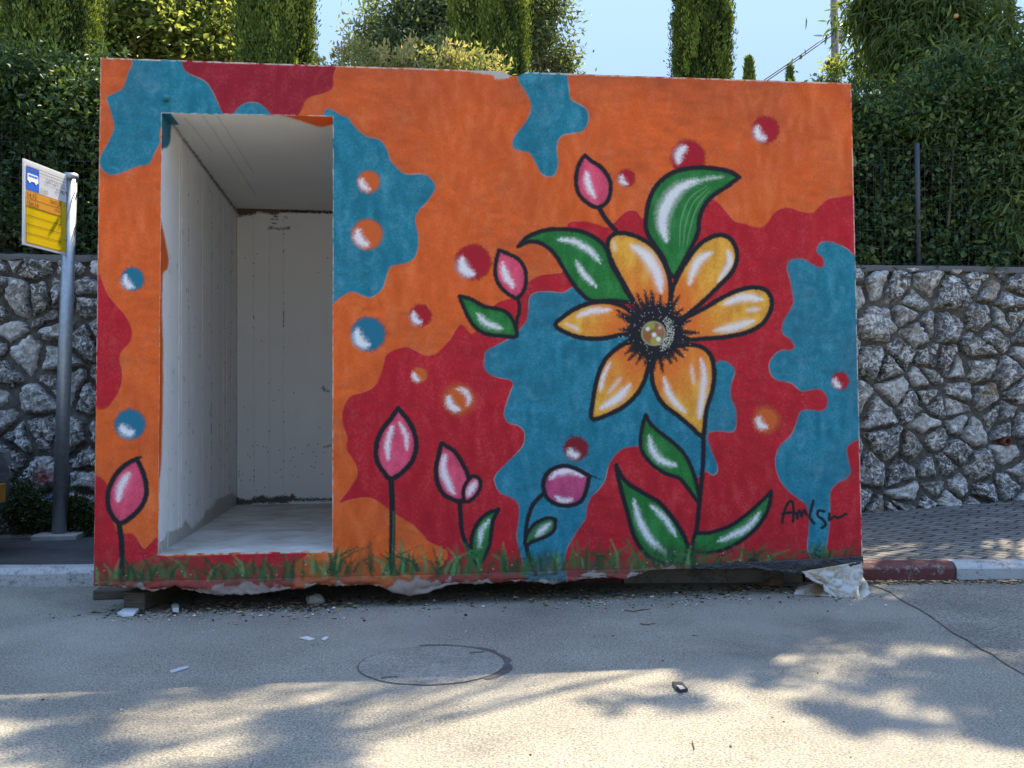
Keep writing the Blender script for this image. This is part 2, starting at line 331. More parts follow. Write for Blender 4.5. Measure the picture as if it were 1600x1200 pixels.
# stems first
mu.line([(1098,660),(1099,690),(1098,730),(1093,785),(1088,830),(1081,872)], 7.5, BLACK)
mu.line([(935,322),(945,340),(962,360)], 8, BLACK); mu.line([(808,464),(812,480),(808,500),(806,524)], 6.5, BLACK)
mu.line([(611,745),(613,800),(612,894)], 9.5, BLACK); mu.line([(615,800),(614,850),(613,880)], 3, (.03,.12,.05), .8)
mu.line([(718,782),(722,830),(733,860),(748,888)], 7.5, BLACK); mu.line([(850,770),(832,790),(823,820),(822,850),(828,875),(836,896)], 7, BLACK)
mu.line([(185,812),(190,850),(191,897)], 9, BLACK)
# green leaves
L1 = [(1155,277),(1140,268),(1115,263),(1085,262),(1055,268),(1032,283),(1017,305),(1010,335),(1010,360),(1022,382),(1035,400),(1045,425),(1055,432),(1065,415),(1077,393),(1090,365),(1093,342),(1100,322),(1115,305),(1135,292)]
shape(L1, GREEN, 7.5, [([(1090,280),(1060,296),(1042,320),(1035,348),(1042,378)], 15), ([(1130,276),(1100,280),(1080,290)], 4, .5)])
for o in (0, 7, 14): mu.line([(1105+o*.3,290+o*.5),(1078+o*.8,310+o),(1064+o,345+o),(1062+o*.8,385)], 1.6, (.25,.48,.22), .55, taper='both')
shape([(810,385),(825,370),(850,360),(880,358),(910,362),(935,375),(948,390),(955,412),(968,435),(980,458),(988,472),(960,470),(925,470),(905,455),(890,435),(878,415),(865,395),(845,380),(825,378)], GREEN, 7, [([(872,374),(898,378),(922,392),(938,410)], 7), ([(900,408),(912,428),(932,448)], 6)])
shape([(718,463),(735,467),(755,478),(775,482),(790,487),(800,498),(806,512),(806,526),(785,525),(760,522),(742,511),(732,496),(724,479)], GREEN, 6.5, [([(746,490),(760,505),(785,514)], 7)])
shape([(1009,648),(1015,660),(1030,675),(1050,690),(1068,708),(1080,730),(1088,755),(1093,785),(1080,770),(1062,748),(1040,740),(1018,725),(1003,705),(1001,685),(1004,665)], GREEN, 6.5, [([(1014,680),(1020,704),(1035,720),(1058,728)], 8)])
shape([(963,727),(972,745),(985,758),(1005,770),(1030,785),(1048,805),(1062,825),(1072,845),(1077,865),(1068,878),(1045,882),(1020,875),(1000,855),(988,830),(980,800),(973,775),(967,750)], GREEN, 7.5, [([(990,780),(1000,815),(1018,845),(1042,866)], 8), ([(1015,788),(1040,812),(1056,838)], 6)])
shape([(1205,768),(1190,783),(1165,805),(1140,822),(1110,832),(1088,834),(1083,847),(1083,860),(1095,864),(1120,862),(1150,850),(1175,832),(1192,812),(1202,790)], GREEN, 6.5, [([(1188,800),(1165,826),(1122,846)], 7)])
shape([(779,796),(762,802),(748,815),(738,835),(736,855),(740,872),(747,882),(757,870),(765,850),(768,830),(771,812)], GREEN, 6.5, [([(764,812),(752,832),(748,858)], 5.5)])
shape([(868,812),(858,809),(845,813),(832,822),(822,838),(821,852),(833,846),(852,839),(866,828)], (.03,.17,.06), 6, [([(860,818),(847,828),(838,838)], 6)])
# pink buds
shape([(914,243),(905,256),(900,278),(903,300),(915,315),(933,324),(948,316),(954,298),(952,280),(940,262),(925,252)], PINK, 7, [([(916,268),(920,290),(929,308)], 8)])
shape([(780,391),(775,408),(774,430),(782,448),(798,462),(808,465),(818,455),(822,438),(820,420),(810,405),(795,397)], PINK, 6.5, [([(785,410),(790,430),(803,450)], 8)])
shape([(622,638),(610,655),(597,672),(588,695),(589,720),(600,738),(610,748),(625,741),(643,722),(650,702),(649,682),(640,660)], PINK, 8, [([(614,664),(606,690),(606,718)], 6), ([(624,659),(634,680),(636,702)], 5, .8)])
shape([(690,693),(685,712),(681,735),(685,758),(697,775),(722,783),(733,765),(732,745),(723,725),(710,705)], PINK, 7.5, [([(696,708),(692,730),(700,755),(710,772)], 8)])
shape([(725,784),(724,766),(731,751),(740,744),(750,750),(750,763),(743,775),(733,783)], PINK, 6, [([(744,752),(736,764),(731,774)], 7)])
shape([(921,744),(905,735),(885,728),(865,732),(852,744),(849,762),(855,778),(870,788),(890,790),(908,783),(916,766)], (.48,.06,.16), 7, [([(860,748),(872,738),(892,736),(912,744)], 8), ([(868,776),(880,783),(894,780)], 6)])
mu.line([(900,731),(918,741),(938,749)], 5, BLACK, taper='end')
shape([(214,717),(200,724),(182,740),(170,765),(169,790),(178,810),(190,817),(205,808),(222,790),(229,768),(225,742)], PINK, 8, [([(203,738),(190,758),(184,784)], 9)])
mu.line([(206,720),(214,717),(220,714)], 4, BLACK)
# flower
CX, CY = 1024, 518
sh = (CX, CY, 62, 132, (.72,.14,.018))
pets = [
 ([(949,388),(951,374),(962,365),(980,365),(1000,372),(1020,385),(1035,405),(1045,430),(1048,455),(1046,480),(1036,500),(1008,497),(996,480),(984,460),(970,435),(957,410)], [([(985,382),(1010,400),(1028,430),(1033,458)], 13), ([(958,378),(962,392)], 4, .5)]),
 ([(1046,482),(1050,455),(1060,430),(1075,405),(1090,385),(1106,373),(1125,367),(1142,374),(1151,392),(1150,412),(1140,430),(1120,450),(1100,470),(1080,487),(1065,498),(1050,500)], [([(1112,394),(1090,410),(1076,445)], 9), ([(1137,390),(1140,412),(1122,440)], 7, .8)]),
 ([(1070,497),(1100,482),(1125,467),(1150,455),(1175,449),(1196,453),(1206,469),(1203,488),(1190,507),(1165,520),(1130,527),(1100,529),(1075,530),(1060,515)], [([(1130,476),(1160,465),(1192,468)], 9), ([(1115,517),(1150,510),(1180,500)], 9, .8), ([(1165,485),(1188,483)], 5, .6)]),
 ([(1036,548),(1062,540),(1090,540),(1109,553),(1116,580),(1113,610),(1104,640),(1098,680),(1080,667),(1060,650),(1035,630),(1022,605),(1018,580),(1022,560)], [([(1095,560),(1100,590),(1096,630),(1092,655)], 8, .75), ([(1038,590),(1048,620),(1072,645)], 7), ([(1080,570),(1084,600)], 4, .5)]),
 ([(1008,536),(982,535),(957,550),(941,570),(931,600),(926,630),(925,654),(945,650),(975,635),(998,612),(1010,585),(1014,560)], [([(954,565),(942,590),(938,612)], 5), ([(985,600),(965,622),(938,638)], 9), ([(970,590),(950,615)], 4, .5)]),
 ([(1000,500),(985,487),(972,478),(950,472),(925,473),(900,482),(880,495),(868,508),(885,520),(910,528),(940,529),(965,524),(985,520)], [([(902,495),(925,486),(955,484)], 7), ([(885,506),(905,516)], 4, .6)])]
for pt, st in pets: shape(pt, YEL, 7.5, st, sh)
for i in range(27):
    a = i/27*2*math.pi+RNG.normal(0, .04); r = RNG.uniform(54, 68)
    mu.line([(CX+14*math.cos(a), CY+14*math.sin(a)*1.0), (CX+r*math.cos(a), CY+r*math.sin(a))], 19, BLACK, .97, soft=1.8, spray=1.0, taper='end', smooth=False)
an = np.linspace(0, 2*np.pi, 30)[:-1]; mu.fill(np.c_[CX+45*np.cos(an), CY+45*np.sin(an)], BLACK, soft=4, spray=2, smooth=False)
for i in range(330):
    a = RNG.uniform(-.9, 1.3) if i < 240 else RNG.uniform(0, 6.28); r = RNG.uniform(18, 30) if i < 260 else RNG.uniform(28, 62)
    x, y = CX+r*math.cos(a), CY+r*math.sin(a)*1.1; mu.fill([(x-.8, y), (x, y-.8), (x+.8, y), (x, y+.8)], (.62,.62,.5), soft=.6, alpha=.8, smooth=False)
bx, by = 1021, 521
mu.fill(np.c_[bx+19*np.cos(an), by+19*np.sin(an)], (.45,.38,.25), soft=1.5, smooth=False); mu.fill(np.c_[bx+17.5*np.cos(an), by+17.5*np.sin(an)], (.24,.15,.035), soft=1.5, smooth=False)
for x, y, r, c in [(1017,509,6,(.35,.32,.06)),(1024,532,8,(.38,.34,.07)),(1012,526,6,(.33,.10,.03)),(1030,517,6,(.40,.12,.06)),(1012,514,3,WHITE),(1022,523,3.4,WHITE),(1029,530,3.4,WHITE),(1031,512,2.4,(.7,.5,.45))]:
    mu.fill(np.c_[x+r*np.cos(an), y+r*np.sin(an)], c, soft=1.6, smooth=False, alpha=.9)
# grass along the foot
foot0 = 910-(mu.PX-150)*.0225
mu.put((slice(None), slice(None)), np.clip((mu.PY-foot0+34+6*nz((mu.H, mu.W), 14))/30, 0, .42), (.035,.05,.02))
for i in range(300):
    x = RNG.uniform(148, 1338); 
    if 880 < x < 1000 or 430 < x < 800: hgt = RNG.uniform(18, 50)
    else: hgt = RNG.uniform(14, 34)
    yb = 905-(x-150)*.022+RNG.uniform(-6, 8); lean = RNG.normal(0, 20); c = (.012,.055,.018) if RNG.random() < .45 else (.03,.13,.035) if RNG.random() < .7 else (.10,.27,.09)
    if x > 1090: c = tuple(v*.8 for v in c)
    mu.line([(x, yb), (x+lean*.25, yb-hgt*.55), (x+lean, yb-hgt)], RNG.uniform(4, 8), c, RNG.uniform(.6, .95), soft=1.9, spray=.9, taper='end')
# grime and torn foot
X, Y = mu.PX, mu.PY; foot = 910-(X-150)*.0225
nn = nz((mu.H, mu.W), 6)*4+nz((mu.H, mu.W), 18)*5+mu.grain*1.5
mu.put((slice(None), slice(None)), np.clip((Y-foot+8+nn)/20, 0, .36), (.10,.055,.04))
mu.put((slice(None), slice(None)), np.clip((Y-foot-3-9*((X<585)|(X>705))*(X>330)*(X<1000)-5*(X<330)+nn*.9)/3, 0, .85)*(X < 1075), (.25,.215,.185))
mu.put((slice(None), slice(None)), np.clip((Y-foot+8+nn*.7)/4, 0, .95)*np.clip((X-1060)/40, 0, 1), (.022,.020,.024))
# chipped rims: outer edges and door edges show bare plaster
def edge(p, wd, al=.8): 
    p = np.array(p, float); sl = mu.win(p, wd+4); d = mu.sdf(p, sl, False); k = np.clip(.6+.5*nz(d.shape, 4)+.3*mu.grain[sl], 0, 1)
    mu.put(sl, al*k*np.clip(1-(d-wd/2)/1.2, 0, 1), (.62,.56,.50))
edge([(157,90),(1330,130)], 3.2); edge([(157,90),(145,915)], 1.6, .6); edge([(1330,130),(1348,880)], 2.0, .7)
edge([(520,182),(519,860)], 1.8, .7); edge([(253,177),(520,182)], 1.6, .6); edge([(247,866),(519,861)], 3.5, .85); edge([(253,177),(248,866)], 1.4, .5)
mu.fill([(720,106),(760,110),(783,112),(800,113),(798,119),(786,124),(774,123),(768,117),(740,113)], (.45,.42,.38), spray=1)
for i in range(50):
    t = RNG.random()**2; x = RNG.uniform(150, 1340); y = 905-(x-150)*.0225-t*40; r = RNG.uniform(.4, 1.2)
    mu.fill([(x-r, y), (x, y-r), (x+r, y), (x, y+r)], (.6,.57,.52), soft=.6, alpha=.8, smooth=False)
# signature
for st in [[(1222,816),(1225,802),(1230,788),(1237,783),(1240,796),(1239,815)],[(1222,803),(1232,801),(1244,802),(1246,810)],[(1245,808),(1249,798),(1252,807),(1256,797),(1260,804)],[(1271,783),(1267,798),(1265,808),(1272,818)],[(1288,799),(1279,798),(1278,806),(1286,812),(1290,820),(1284,825)],[(1296,803),(1296,812),(1304,807),(1310,809),(1322,803)]]:
    mu.line(st, 4.6, (.012,.010,.014), soft=1., spray=.2)
img_mural = mu.image("mural_paint")
mat_mural = paint_mat("painted stucco", img_mural, rough=.72, bs=160, bst=.45, bd=.0025)

# ================================================================== interior paint
WALLP = (.85,.85,.84)
DL, DR, DB, DT, D, ZB = .300, 1.140, .290, 2.486, 2.41, .15
def seams(P, lines, col=(.16,.15,.14), dens=.5, wd=1.3):
    for (a, b) in lines:
        a = np.array(a, float); b = np.array(b, float); sl = P.win(np.array([a, b]), 4)
        if sl is None: continue
        d = P.sdf(np.array([a, b]), sl, False); k = nz(d.shape, 2)+.7*nz(d.shape, 9)
        P.put(sl, np.clip(k-dens, 0, 1)*np.clip(wd-d, 0, 1), col); P.put(sl, .35*np.clip(-k-.2, 0, 1)*np.clip(1.6-np.abs(d-2.), 0, 1), (.8,.8,.8)); P.put(sl, .20*np.clip(1.-d, 0, 1), (.35,.34,.33))
lw = Paint(-.02, D+.02, ZB, 2.55, .0022, lambda U, V: (DL+0*U, U, V), WALLP)
S = (slice(None), slice(None))
lw.put(S, np.clip(.06*nz((lw.H, lw.W), 20)+.05*lw.grain, 0, .3), (.45,.44,.42))
seams(lw, [((294,245),(296,820)),((331,300),(330,800)),((362,330),(359,790)),], dens=1.15)
seams(lw, [((344,300),(343,790)),((352,320),(351,790))], dens=1.7)
lw.line([(262,180),(285,215),(310,248),(340,290),(370,330)], 3.5, (.13,.11,.09), .95, spray=1.4, smooth=False)
lw.fill([(240,170),(252,170),(266,190),(265,215),(261,228),(254,232),(240,235)], (.012,.15,.24), spray=1.2)
lw.fill([(240,320),(249,340),(256,370),(262,400),(261,420),(254,430),(253,480),(255,560),(254,700),(250,760),(248,840),(240,860)], ORANGE, soft=1.4, spray=.6)
lw.fill([(240,835),(249,838),(248,870),(240,880)], RED, spray=1.)
lw.fill([(257,846),(262,832),(284,824),(290,812),(300,826),(318,808),(322,798),(334,790),(338,780),(350,776),(362,770),(374,778),(374,800),(330,822),(286,846),(256,862)], (.45,.43,.40), soft=1., spray=1.6, smooth=False)
for i in range(70):
    x = RNG.uniform(262, 366); y = RNG.uniform(560, 850) if i % 3 else RNG.uniform(200, 560); r = RNG.uniform(.4, 1.0); lw.line([(x, y), (x+RNG.normal(0, .6), y+RNG.uniform(1, 7))], r, (.22,.21,.2), .6, smooth=False)
img_l = lw.image("side_wall_paint"); mat_lw = paint_mat("painted side wall", img_l, .6, 60, .2, .004, .05)
bw = Paint(.25, 1.95, ZB, 2.55, .003, lambda U, V: (U, D+0*U, V), WALLP)
bw.put(S, np.clip(.05*nz((bw.H, bw.W), 25)+.04*bw.grain, 0, .3), (.45,.44,.42))
seams(bw, [((443,338),(443,780)),((396,345),(397,780))], dens=.95); seams(bw, [((421,330),(421,780))], dens=2.)
bw.fill([(366,322),(400,324),(428,326),(520,329),(560,331),(560,334),(520,333),(440,332),(430,336),(405,331),(392,336),(372,338)], (.12,.085,.05), spray=1.1, smooth=False)
bw.line([(440,330),(560,333)], 3, (.02,.02,.02)); bw.line([(369,325),(369,785)], 2.2, (.2,.19,.18), .8)
for i in range(20):
    x = RNG.uniform(418, 452); y = RNG.uniform(335, 362); bw.line([(x, y), (x+RNG.uniform(1, 5), y+RNG.normal(0, 1))], RNG.uniform(1, 2.2), (.06,.06,.05), .85, smooth=False)
bw.fill([(366,776),(385,782),(400,776),(410,774),(420,778),(440,774),(452,776),(458,770),(462,778),(520,779),(560,779),(560,782),(460,783),(440,787),(410,786),(385,789),(366,790)], (.10,.10,.095), spray=1.2, smooth=False)
for i in range(70):
    x = RNG.uniform(372, 560); y = RNG.uniform(690, 778) if i % 4 else RNG.uniform(340, 700); bw.fill([(x-.9, y), (x, y-1), (x+.9, y), (x, y+1)], (.10,.10,.10), soft=.5, smooth=False)
for a in [(505,606,512,612),(508,698,516,696),(503,606,506,609)]: bw.line([a[:2], a[2:]], 2.2, (.05,.05,.05), .9, spray=1, smooth=False)
img_b = bw.image("rear_wall_paint"); mat_bw = paint_mat("painted rear wall", img_b, .6, 60, .2, .004, .05)
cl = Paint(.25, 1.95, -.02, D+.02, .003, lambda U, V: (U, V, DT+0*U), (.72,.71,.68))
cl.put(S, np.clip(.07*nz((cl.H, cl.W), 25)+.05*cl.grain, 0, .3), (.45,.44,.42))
for a, b in [((340,180),(396,270)),((318,180),(400,305)),((288,182),(330,235))]: cl.line([a, b], 1.3, (.40,.39,.36), .7, smooth=False)
cl.fill([(440,176),(455,184),(470,189),(485,194),(498,198),(512,197),(524,192),(530,176)], ORANGE, soft=1.8, spray=.5)
cl.line([(262,180),(285,215),(310,248),(340,290),(370,330)], 2.5, (.13,.11,.09), .9, spray=1.2, smooth=False)
img_c = cl.image("ceiling_paint"); mat_cl = paint_mat("painted ceiling", img_c, .65, 40, .12, .004, .05)

# ------------------------------------------------------------------ plain materials
def m_concrete(name, c=(.36,.35,.33), s=1.):
    m = Mat(name, c, .9); d = tuple(v*.6 for v in c)
    m.col(m.mix(m.ramp(m.noise(3*s, 8, .65), [(.35, 0.), (.65, 1.)]), d, c)); m.bump(m.noise(70*s, 5, .6), .35, .004); return m.m
M_conc = m_concrete("concrete"); M_conc_old = m_concrete("old concrete", (.20,.175,.15)); M_floor = None
m = Mat("dusty floor", (.4,.4,.38), .85); v = m.n("ShaderNodeMapping"); v.inputs["Scale"].default_value = (1, 1.4, 1); m.l(m.obj(), v.inputs[0])
m.col(m.ramp(m.noise(3.5, 9, .68, v.outputs[0]), [(.3, (.30,.275,.23)), (.5, (.50,.48,.44)), (.72, (.66,.66,.64))])); m.bump(m.noise(60, 4), .3, .003); M_floor = m.m
m = Mat("exterior render", (.5,.48,.45), .85); m.bump(m.noise(150, 3), .4, .003); M_ext = m.m

# ================================================================== BOMB SHELTER
sh_root = empty("bomb_shelter", (0, 0, ZB), "concrete shelter painted orange, red and teal with a flower mural and open white doorway", "shelter")
def localize(o):                       # part meshes are written in world space
    o.location = (-sh_root.location[0], -sh_root.location[1], -sh_root.location[2]); return o
TL, TR, BL_, BR = at_y(157,90,0), at_y(1330,130,0), at_y(146,914,0), at_y(1348,881,0)
dTL, dTR, dBR, dBL = at_y(253,177,0), at_y(520,182,0), at_y(519,861,0), at_y(247,866,0)
def ragged(a, b, n, amp, ax):
    out = []
    for i in range(n):
        p = a+(b-a)*i/n
        if i: p = p.copy(); p[ax] += amp*(mnoise.noise(Vector((i*.9, amp*50, ax*3.)))+.6*mnoise.noise(Vector((i*2.3, 5, ax))))
        out.append(p)
    return out
def poly_with_hole(name, outer, inner, y0, y1, mats, parent):
    """front face between the two loops plus the edges running back to y1"""
    mb = MB(); no, ni = len(outer), len(inner)
    import bmesh
    bm = bmesh.new(); vo = [bm.verts.new((p[0], y0, p[2])) for p in outer]; vi = [bm.verts.new((p[0], y0, p[2])) for p in inner]
    eds = [bm.edges.new((vo[i], vo[(i+1)%no])) for i in range(no)]+[bm.edges.new((vi[i], vi[(i+1)%ni])) for i in range(ni)]
    bmesh.ops.triangle_fill(bm, use_beauty=True, use_dissolve=False, edges=eds, normal=(0, -1, 0))
    front = list(bm.faces)
    bo = [bm.verts.new((p[0], y1, p[2])) for p in outer]; bi = [bm.verts.new((p[0], y1, p[2])) for p in inner]
    for i in range(no): bm.faces.new((vo[i], bo[i], bo[(i+1)%no], vo[(i+1)%no])).material_index = 1
    for i in range(ni):
        f = bm.faces.new((vi[i], vi[(i+1)%ni], bi[(i+1)%ni], bi[i])); mid = (inner[i]+inner[(i+1)%ni])/2
        f.material_index = 2 if mid[0] < DL+.05 and mid[2] > .32 else (3 if mid[2] > 2.3 else 4)
    me = bpy.data.meshes.new(name); bm.normal_update(); bm.to_mesh(me); bm.free()
    for m_ in mats: me.materials.append(m_)
    return link(bpy.data.objects.new(name, me), parent)
outer = ragged(TL, TR, 90, .0035, 2)+ragged(TR, BR, 50, .0025, 0)+ragged(BR, BL_, 60, .004, 2)+ragged(BL_, TL, 50, .0025, 0)
chipx = np.array([p[0] for p in outer[:90]])
for i in range(90):                                               # the chip in the top edge
    if abs(chipx[i]-2.07) < .035: outer[i][2] -= .02
inner = ragged(dTL, dTR, 20, .0025, 2)+ragged(dTR, dBR, 40, .003, 0)+ragged(dBR, dBL, 20, .006, 2)+ragged(dBL, dTL, 40, .0025, 0)
fw = localize(poly_with_hole("front_wall", outer, inner, 0, .2, [mat_mural, M_ext, mat_lw, mat_cl, M_floor], sh_root))
me = fw.data; uvl = me.uv_layers.new(name="paint")
for p in me.polygons:
    P_, ax = {0: (mu, (0, 2)), 2: (lw, (1, 2)), 3: (cl, (0, 1))}.get(p.material_index, (mu, (0, 2)))
    x0, x1, z0, z1 = P_.b
    for li in p.loop_indices:
        co = me.vertices[me.loops[li].vertex_index].co; uvl.data[li].uv = ((co[ax[0]]-x0)/(x1-x0), (co[ax[1]]-z0)/(z1-z0))
def slab(name, b, mats, P=None, ax=None, face=None):
    mb = MB(); mb.box(*b); o = mb.build(name, list(mats), sh_root); localize(o)
    if P is not None:
        P.uv(o.data, ax); o.data.polygons[face].material_index = 1
    return o
YB = 2.62; ZT = 2.742
lwall = slab("side_wall", (.012, DL, .198, YB, ZB, ZT), (M_ext, mat_lw), lw, (1, 2), 3)
# +x face index is 3 in box()
slab("side_wall", (3.62, 3.925, .198, YB, ZB, ZT), (M_ext,))
slab("rear_wall", (DL-.002, 3.622, D, YB-.003, ZB+.002, ZT-.002), (M_ext, mat_bw), bw, (0, 2), 2)
slab("ceiling", (DL-.002, 3.622, .197, D+.002, DT, ZT-.003), (M_ext, mat_cl), cl, (0, 1), 0)
slab("floor", (DL-.002, 3.622, .03, D+.002, ZB+.003, DB), (M_floor,))
slab("partition_wall", (1.92, 2.06, .197, 1.7, DB-.002, DT+.002), (Mat("white wall paint", WALLP, .7).m,))
# mortar fillet along the inner foot and the raised painted joints on the side wall
mb = MB()
def ridge(x, y0, z0, z1, wdt, dep):
    n = 60; a = []
    for i in range(n+1):
        z = z0+(z1-z0)*i/n; w_ = wdt*(.6+.7*abs(mnoise.noise(Vector((y0*9, z*9, 1))))); d_ = dep*(.35+1.1*abs(mnoise.noise(Vector((y0*5, z*14, 4)))))
        a += [(x-.001, y0-w_, z), (x+d_, y0, z), (x-.001, y0+w_, z)]
    mb.add(a, [(i*3+k, i*3+k+1, i*3+k+4, i*3+k+3) for i in range(n) for k in (0, 1)])
for (yy, w_, d_) in [(.44, .010, .007), (.50, .006, .004), (1.10, .012, .006), (1.86, .014, .008), (1.98, .014, .008), (2.2, .02, .01)]: ridge(DL, yy, DB+.02, DT-.02, w_, d_)
o = mb.build("wall_joint", mat_lw, sh_root, True); localize(o); lw.uv(o.data, (1, 2))
# lifting stub above the doorway
mb = MB(); h = at_y(263,155,0); mb.tube([(h[0]-.018, .01, h[2]), (h[0]-.01, -.018, h[2]+.002), (h[0]+.012, -.03, h[2]+.004)], [.014, .017, .010], 10)
o = mb.build("pipe_stub", mat_mural, sh_root, True); localize(o); mu.uv(o.data, (0, 2))
# torn plaster skirt hanging below the painted face: real crumpled sheet
def sheet(name, top, bot, mat, P, y=-.004, crumple=.02, rows=8, parent=None, thick=.004, seed=0, ax=(0, 2), flare=.0, hf=.0):
    """sheet between two pixel polylines carried onto the plane of the facade, then crumpled in depth"""
    xs = np.linspace(max(top[0][0], bot[0][0]), min(top[-1][0], bot[-1][0]), int(abs(top[-1][0]-top[0][0])/2.5)+2)
    ty = np.interp(xs, [p[0] for p in top], [p[1] for p in top]); by_ = np.interp(xs, [p[0] for p in bot], [p[1] for p in bot])
    by_ = by_+np.array([2.2*mnoise.noise(Vector((x*.11, seed, 0)))+1.6*mnoise.noise(Vector((x*.37, seed, 2))) for x in xs])
    vs = []
    for r in range(rows+1):
        for x, a, b in zip(xs, ty, by_):
            f = r/rows; p = at_y(x, a+(max(b, a+.5)-a)*f, 0)
            n_ = mnoise.noise(Vector((x*.02, f*1.2, seed)))+.5*mnoise.noise(Vector((x*.07, f*3, seed+3)))+hf*(1-2*abs(mnoise.noise(Vector((x*.06+f*2, f*2.5-x*.02, seed+8)))))
            vs.append((p[0], y-abs(n_)*crumple*f-flare*f*f, p[2]))
    W_ = len(xs); fs = [(r*W_+i, (r+1)*W_+i, (r+1)*W_+i+1, r*W_+i+1) for r in range(rows) for i in range(W_-1)]
    mb = MB(); mb.add(vs, fs); o = mb.build(name, mat, parent, True)
    if P is not None: P.uv(o.data, ax)
    md = o.modifiers.new("solid", 'SOLIDIFY'); md.thickness = thick; md.offset = 1
    return o
o = sheet("plaster_skirt", [(147,910),(400,904),(700,897),(1000,889),(1012,888)], [(147,914),(195,916),(225,920),(240,923),(262,919),(275,914),(284,919),(330,928),(400,928),(435,923),(470,917),(500,912),(520,915),(545,915),(575,912),(590,915),(618,925),(640,930),(662,927),(700,914),(725,910),(760,911),(800,907),(840,909),(862,912),(885,906),(930,902),(975,903),(1000,897),(1012,890)], mat_mural, mu, parent=sh_root, crumple=.045, thick=.009)
localize(o)
m = Mat("black plastic sheet", (.018,.018,.02), .35, spec=.5); m.bump(m.noise(25, 4, .6, dist=1.5), .7, .02); M_bplast = m.m
o = sheet("plastic_membrane", [(1085,882),(1200,876),(1346,868)], [(1085,888),(1130,889),(1180,887),(1210,893),(1250,896),(1290,890),(1320,886),(1346,878)], M_bplast, None, y=-.012, crumple=.03, parent=sh_root, seed=4)
localize(o)
m = Mat("torn white sheet", (.5,.47,.42), .8); m.col(m.mix(m.ramp(m.noise(12, 6), [(.42, 0.), (.62, 1.)]), (.50,.48,.44), (.30,.21,.11))); m.bump(m.noise(16, 5, .6, dist=1.), .8, .02); M_torn = m.m
o = sheet("torn_liner", [(1246,893),(1290,885),(1343,876)], [(1250,900),(1262,905),(1275,908),(1276,918),(1285,925),(1300,933),(1322,934),(1343,922)], M_torn, None, y=-.02, crumple=.11, parent=sh_root, seed=9, flare=.06, rows=20, hf=.55)
localize(o)

# supports under the shelter
m = Mat("weathered wood", (.16,.125,.09), .85); mp = m.n("ShaderNodeMapping"); mp.inputs["Scale"].default_value = (2, 30, 30); m.l(m.obj(), mp.inputs[0])
m.col(m.ramp(m.noise(4, 6, .6, mp.outputs[0]), [(.3, (.045,.035,.026)), (.7, (.13,.105,.08))])); m.bump(m.noise(6, 5, .6, mp.outputs[0]), .5, .004); M_wood = m.m
def block(name, label, cat, x0, x1, y0, y1, z0, z1, mat, bevel=.006, rz=0, group=None):
    mb = MB(); mb.box(-(x1-x0)/2, (x1-x0)/2, -(y1-y0)/2, (y1-y0)/2, 0, z1-z0)
    o = mb.build(name, mat, None, bevel=bevel); o.location = ((x0+x1)/2, (y0+y1)/2, z0); o.rotation_euler[2] = rz; return tag(o, label, cat, group)
block("wooden_plank", "short pale wooden plank under the shelter's lower front corner beside the bus stop", "plank", -.13, .08, .40, .52, .0, .050, M_wood)
block("timber_beam", "long timber beam with sawn end pointing to the road under the painted shelter", "beam", .20, .31, .06, .95, 0, .095, M_wood, rz=math.radians(-12))
block("concrete_block", "concrete block wedged in the dark gap behind the kerb under the shelter", "block", 3.3, 3.7, .9, 1.3, .09, .149, M_conc_old)

# ================================================================== GROUND
def yk(x): return .785-.123*x
m = Mat("asphalt", (.2,.2,.2), .88, spec=.25)
g1 = m.voro(320); base = m.ramp(m.noise(1.1, 7, .62), [(.3, (.180,.166,.136)), (.5, (.238,.220,.180)), (.72, (.305,.283,.232))])
agg = m.mix(.5, m.ramp(m.noise(120, 3, .7), [(.36, .15), (.5, .95), (.62, 2.1)]), m.ramp(m.voro(170, out='Color'), [(.1, .55), (.9, 1.6)]))
c = m.mix(1., base, agg, 'MULTIPLY'); c = m.mix(m.ramp(m.voro(42), [(.03, .75), (.07, 0.)]), c, (.04,.036,.032))
c = m.mix(m.ramp(m.noise(.9, 5, .6), [(.5, 0.), (.75, .6)]), c, (.36,.335,.285)); c = m.mix(m.ramp(m.noise(.55, 7, .7), [(.34, .55), (.47, 0.)]), c, (.12,.117,.112))
c = m.mix(m.ramp(m.noise(5, 3, .5), [(.70, 0.), (.76, .45)]), c, (.08,.075,.07)); m.col(c)
m.bump(m.math('ADD', m.noise(150, 3, .7), m.math('MULTIPLY', m.noise(7, 5), .8)), .9, .008); M_asph = m.m
mb = MB(); mb.add([(-70,-60,0),(80,-60,0),(80,1.5,0),(-70,1.5,0)], [(0,1,2,3)]); mb.add([(-70,1.5,0),(80,1.5,0),(80,3.0,0),(-70,3.0,0)], [(0,1,2,3)])
tag(mb.build("road", M_asph), kind="structure")
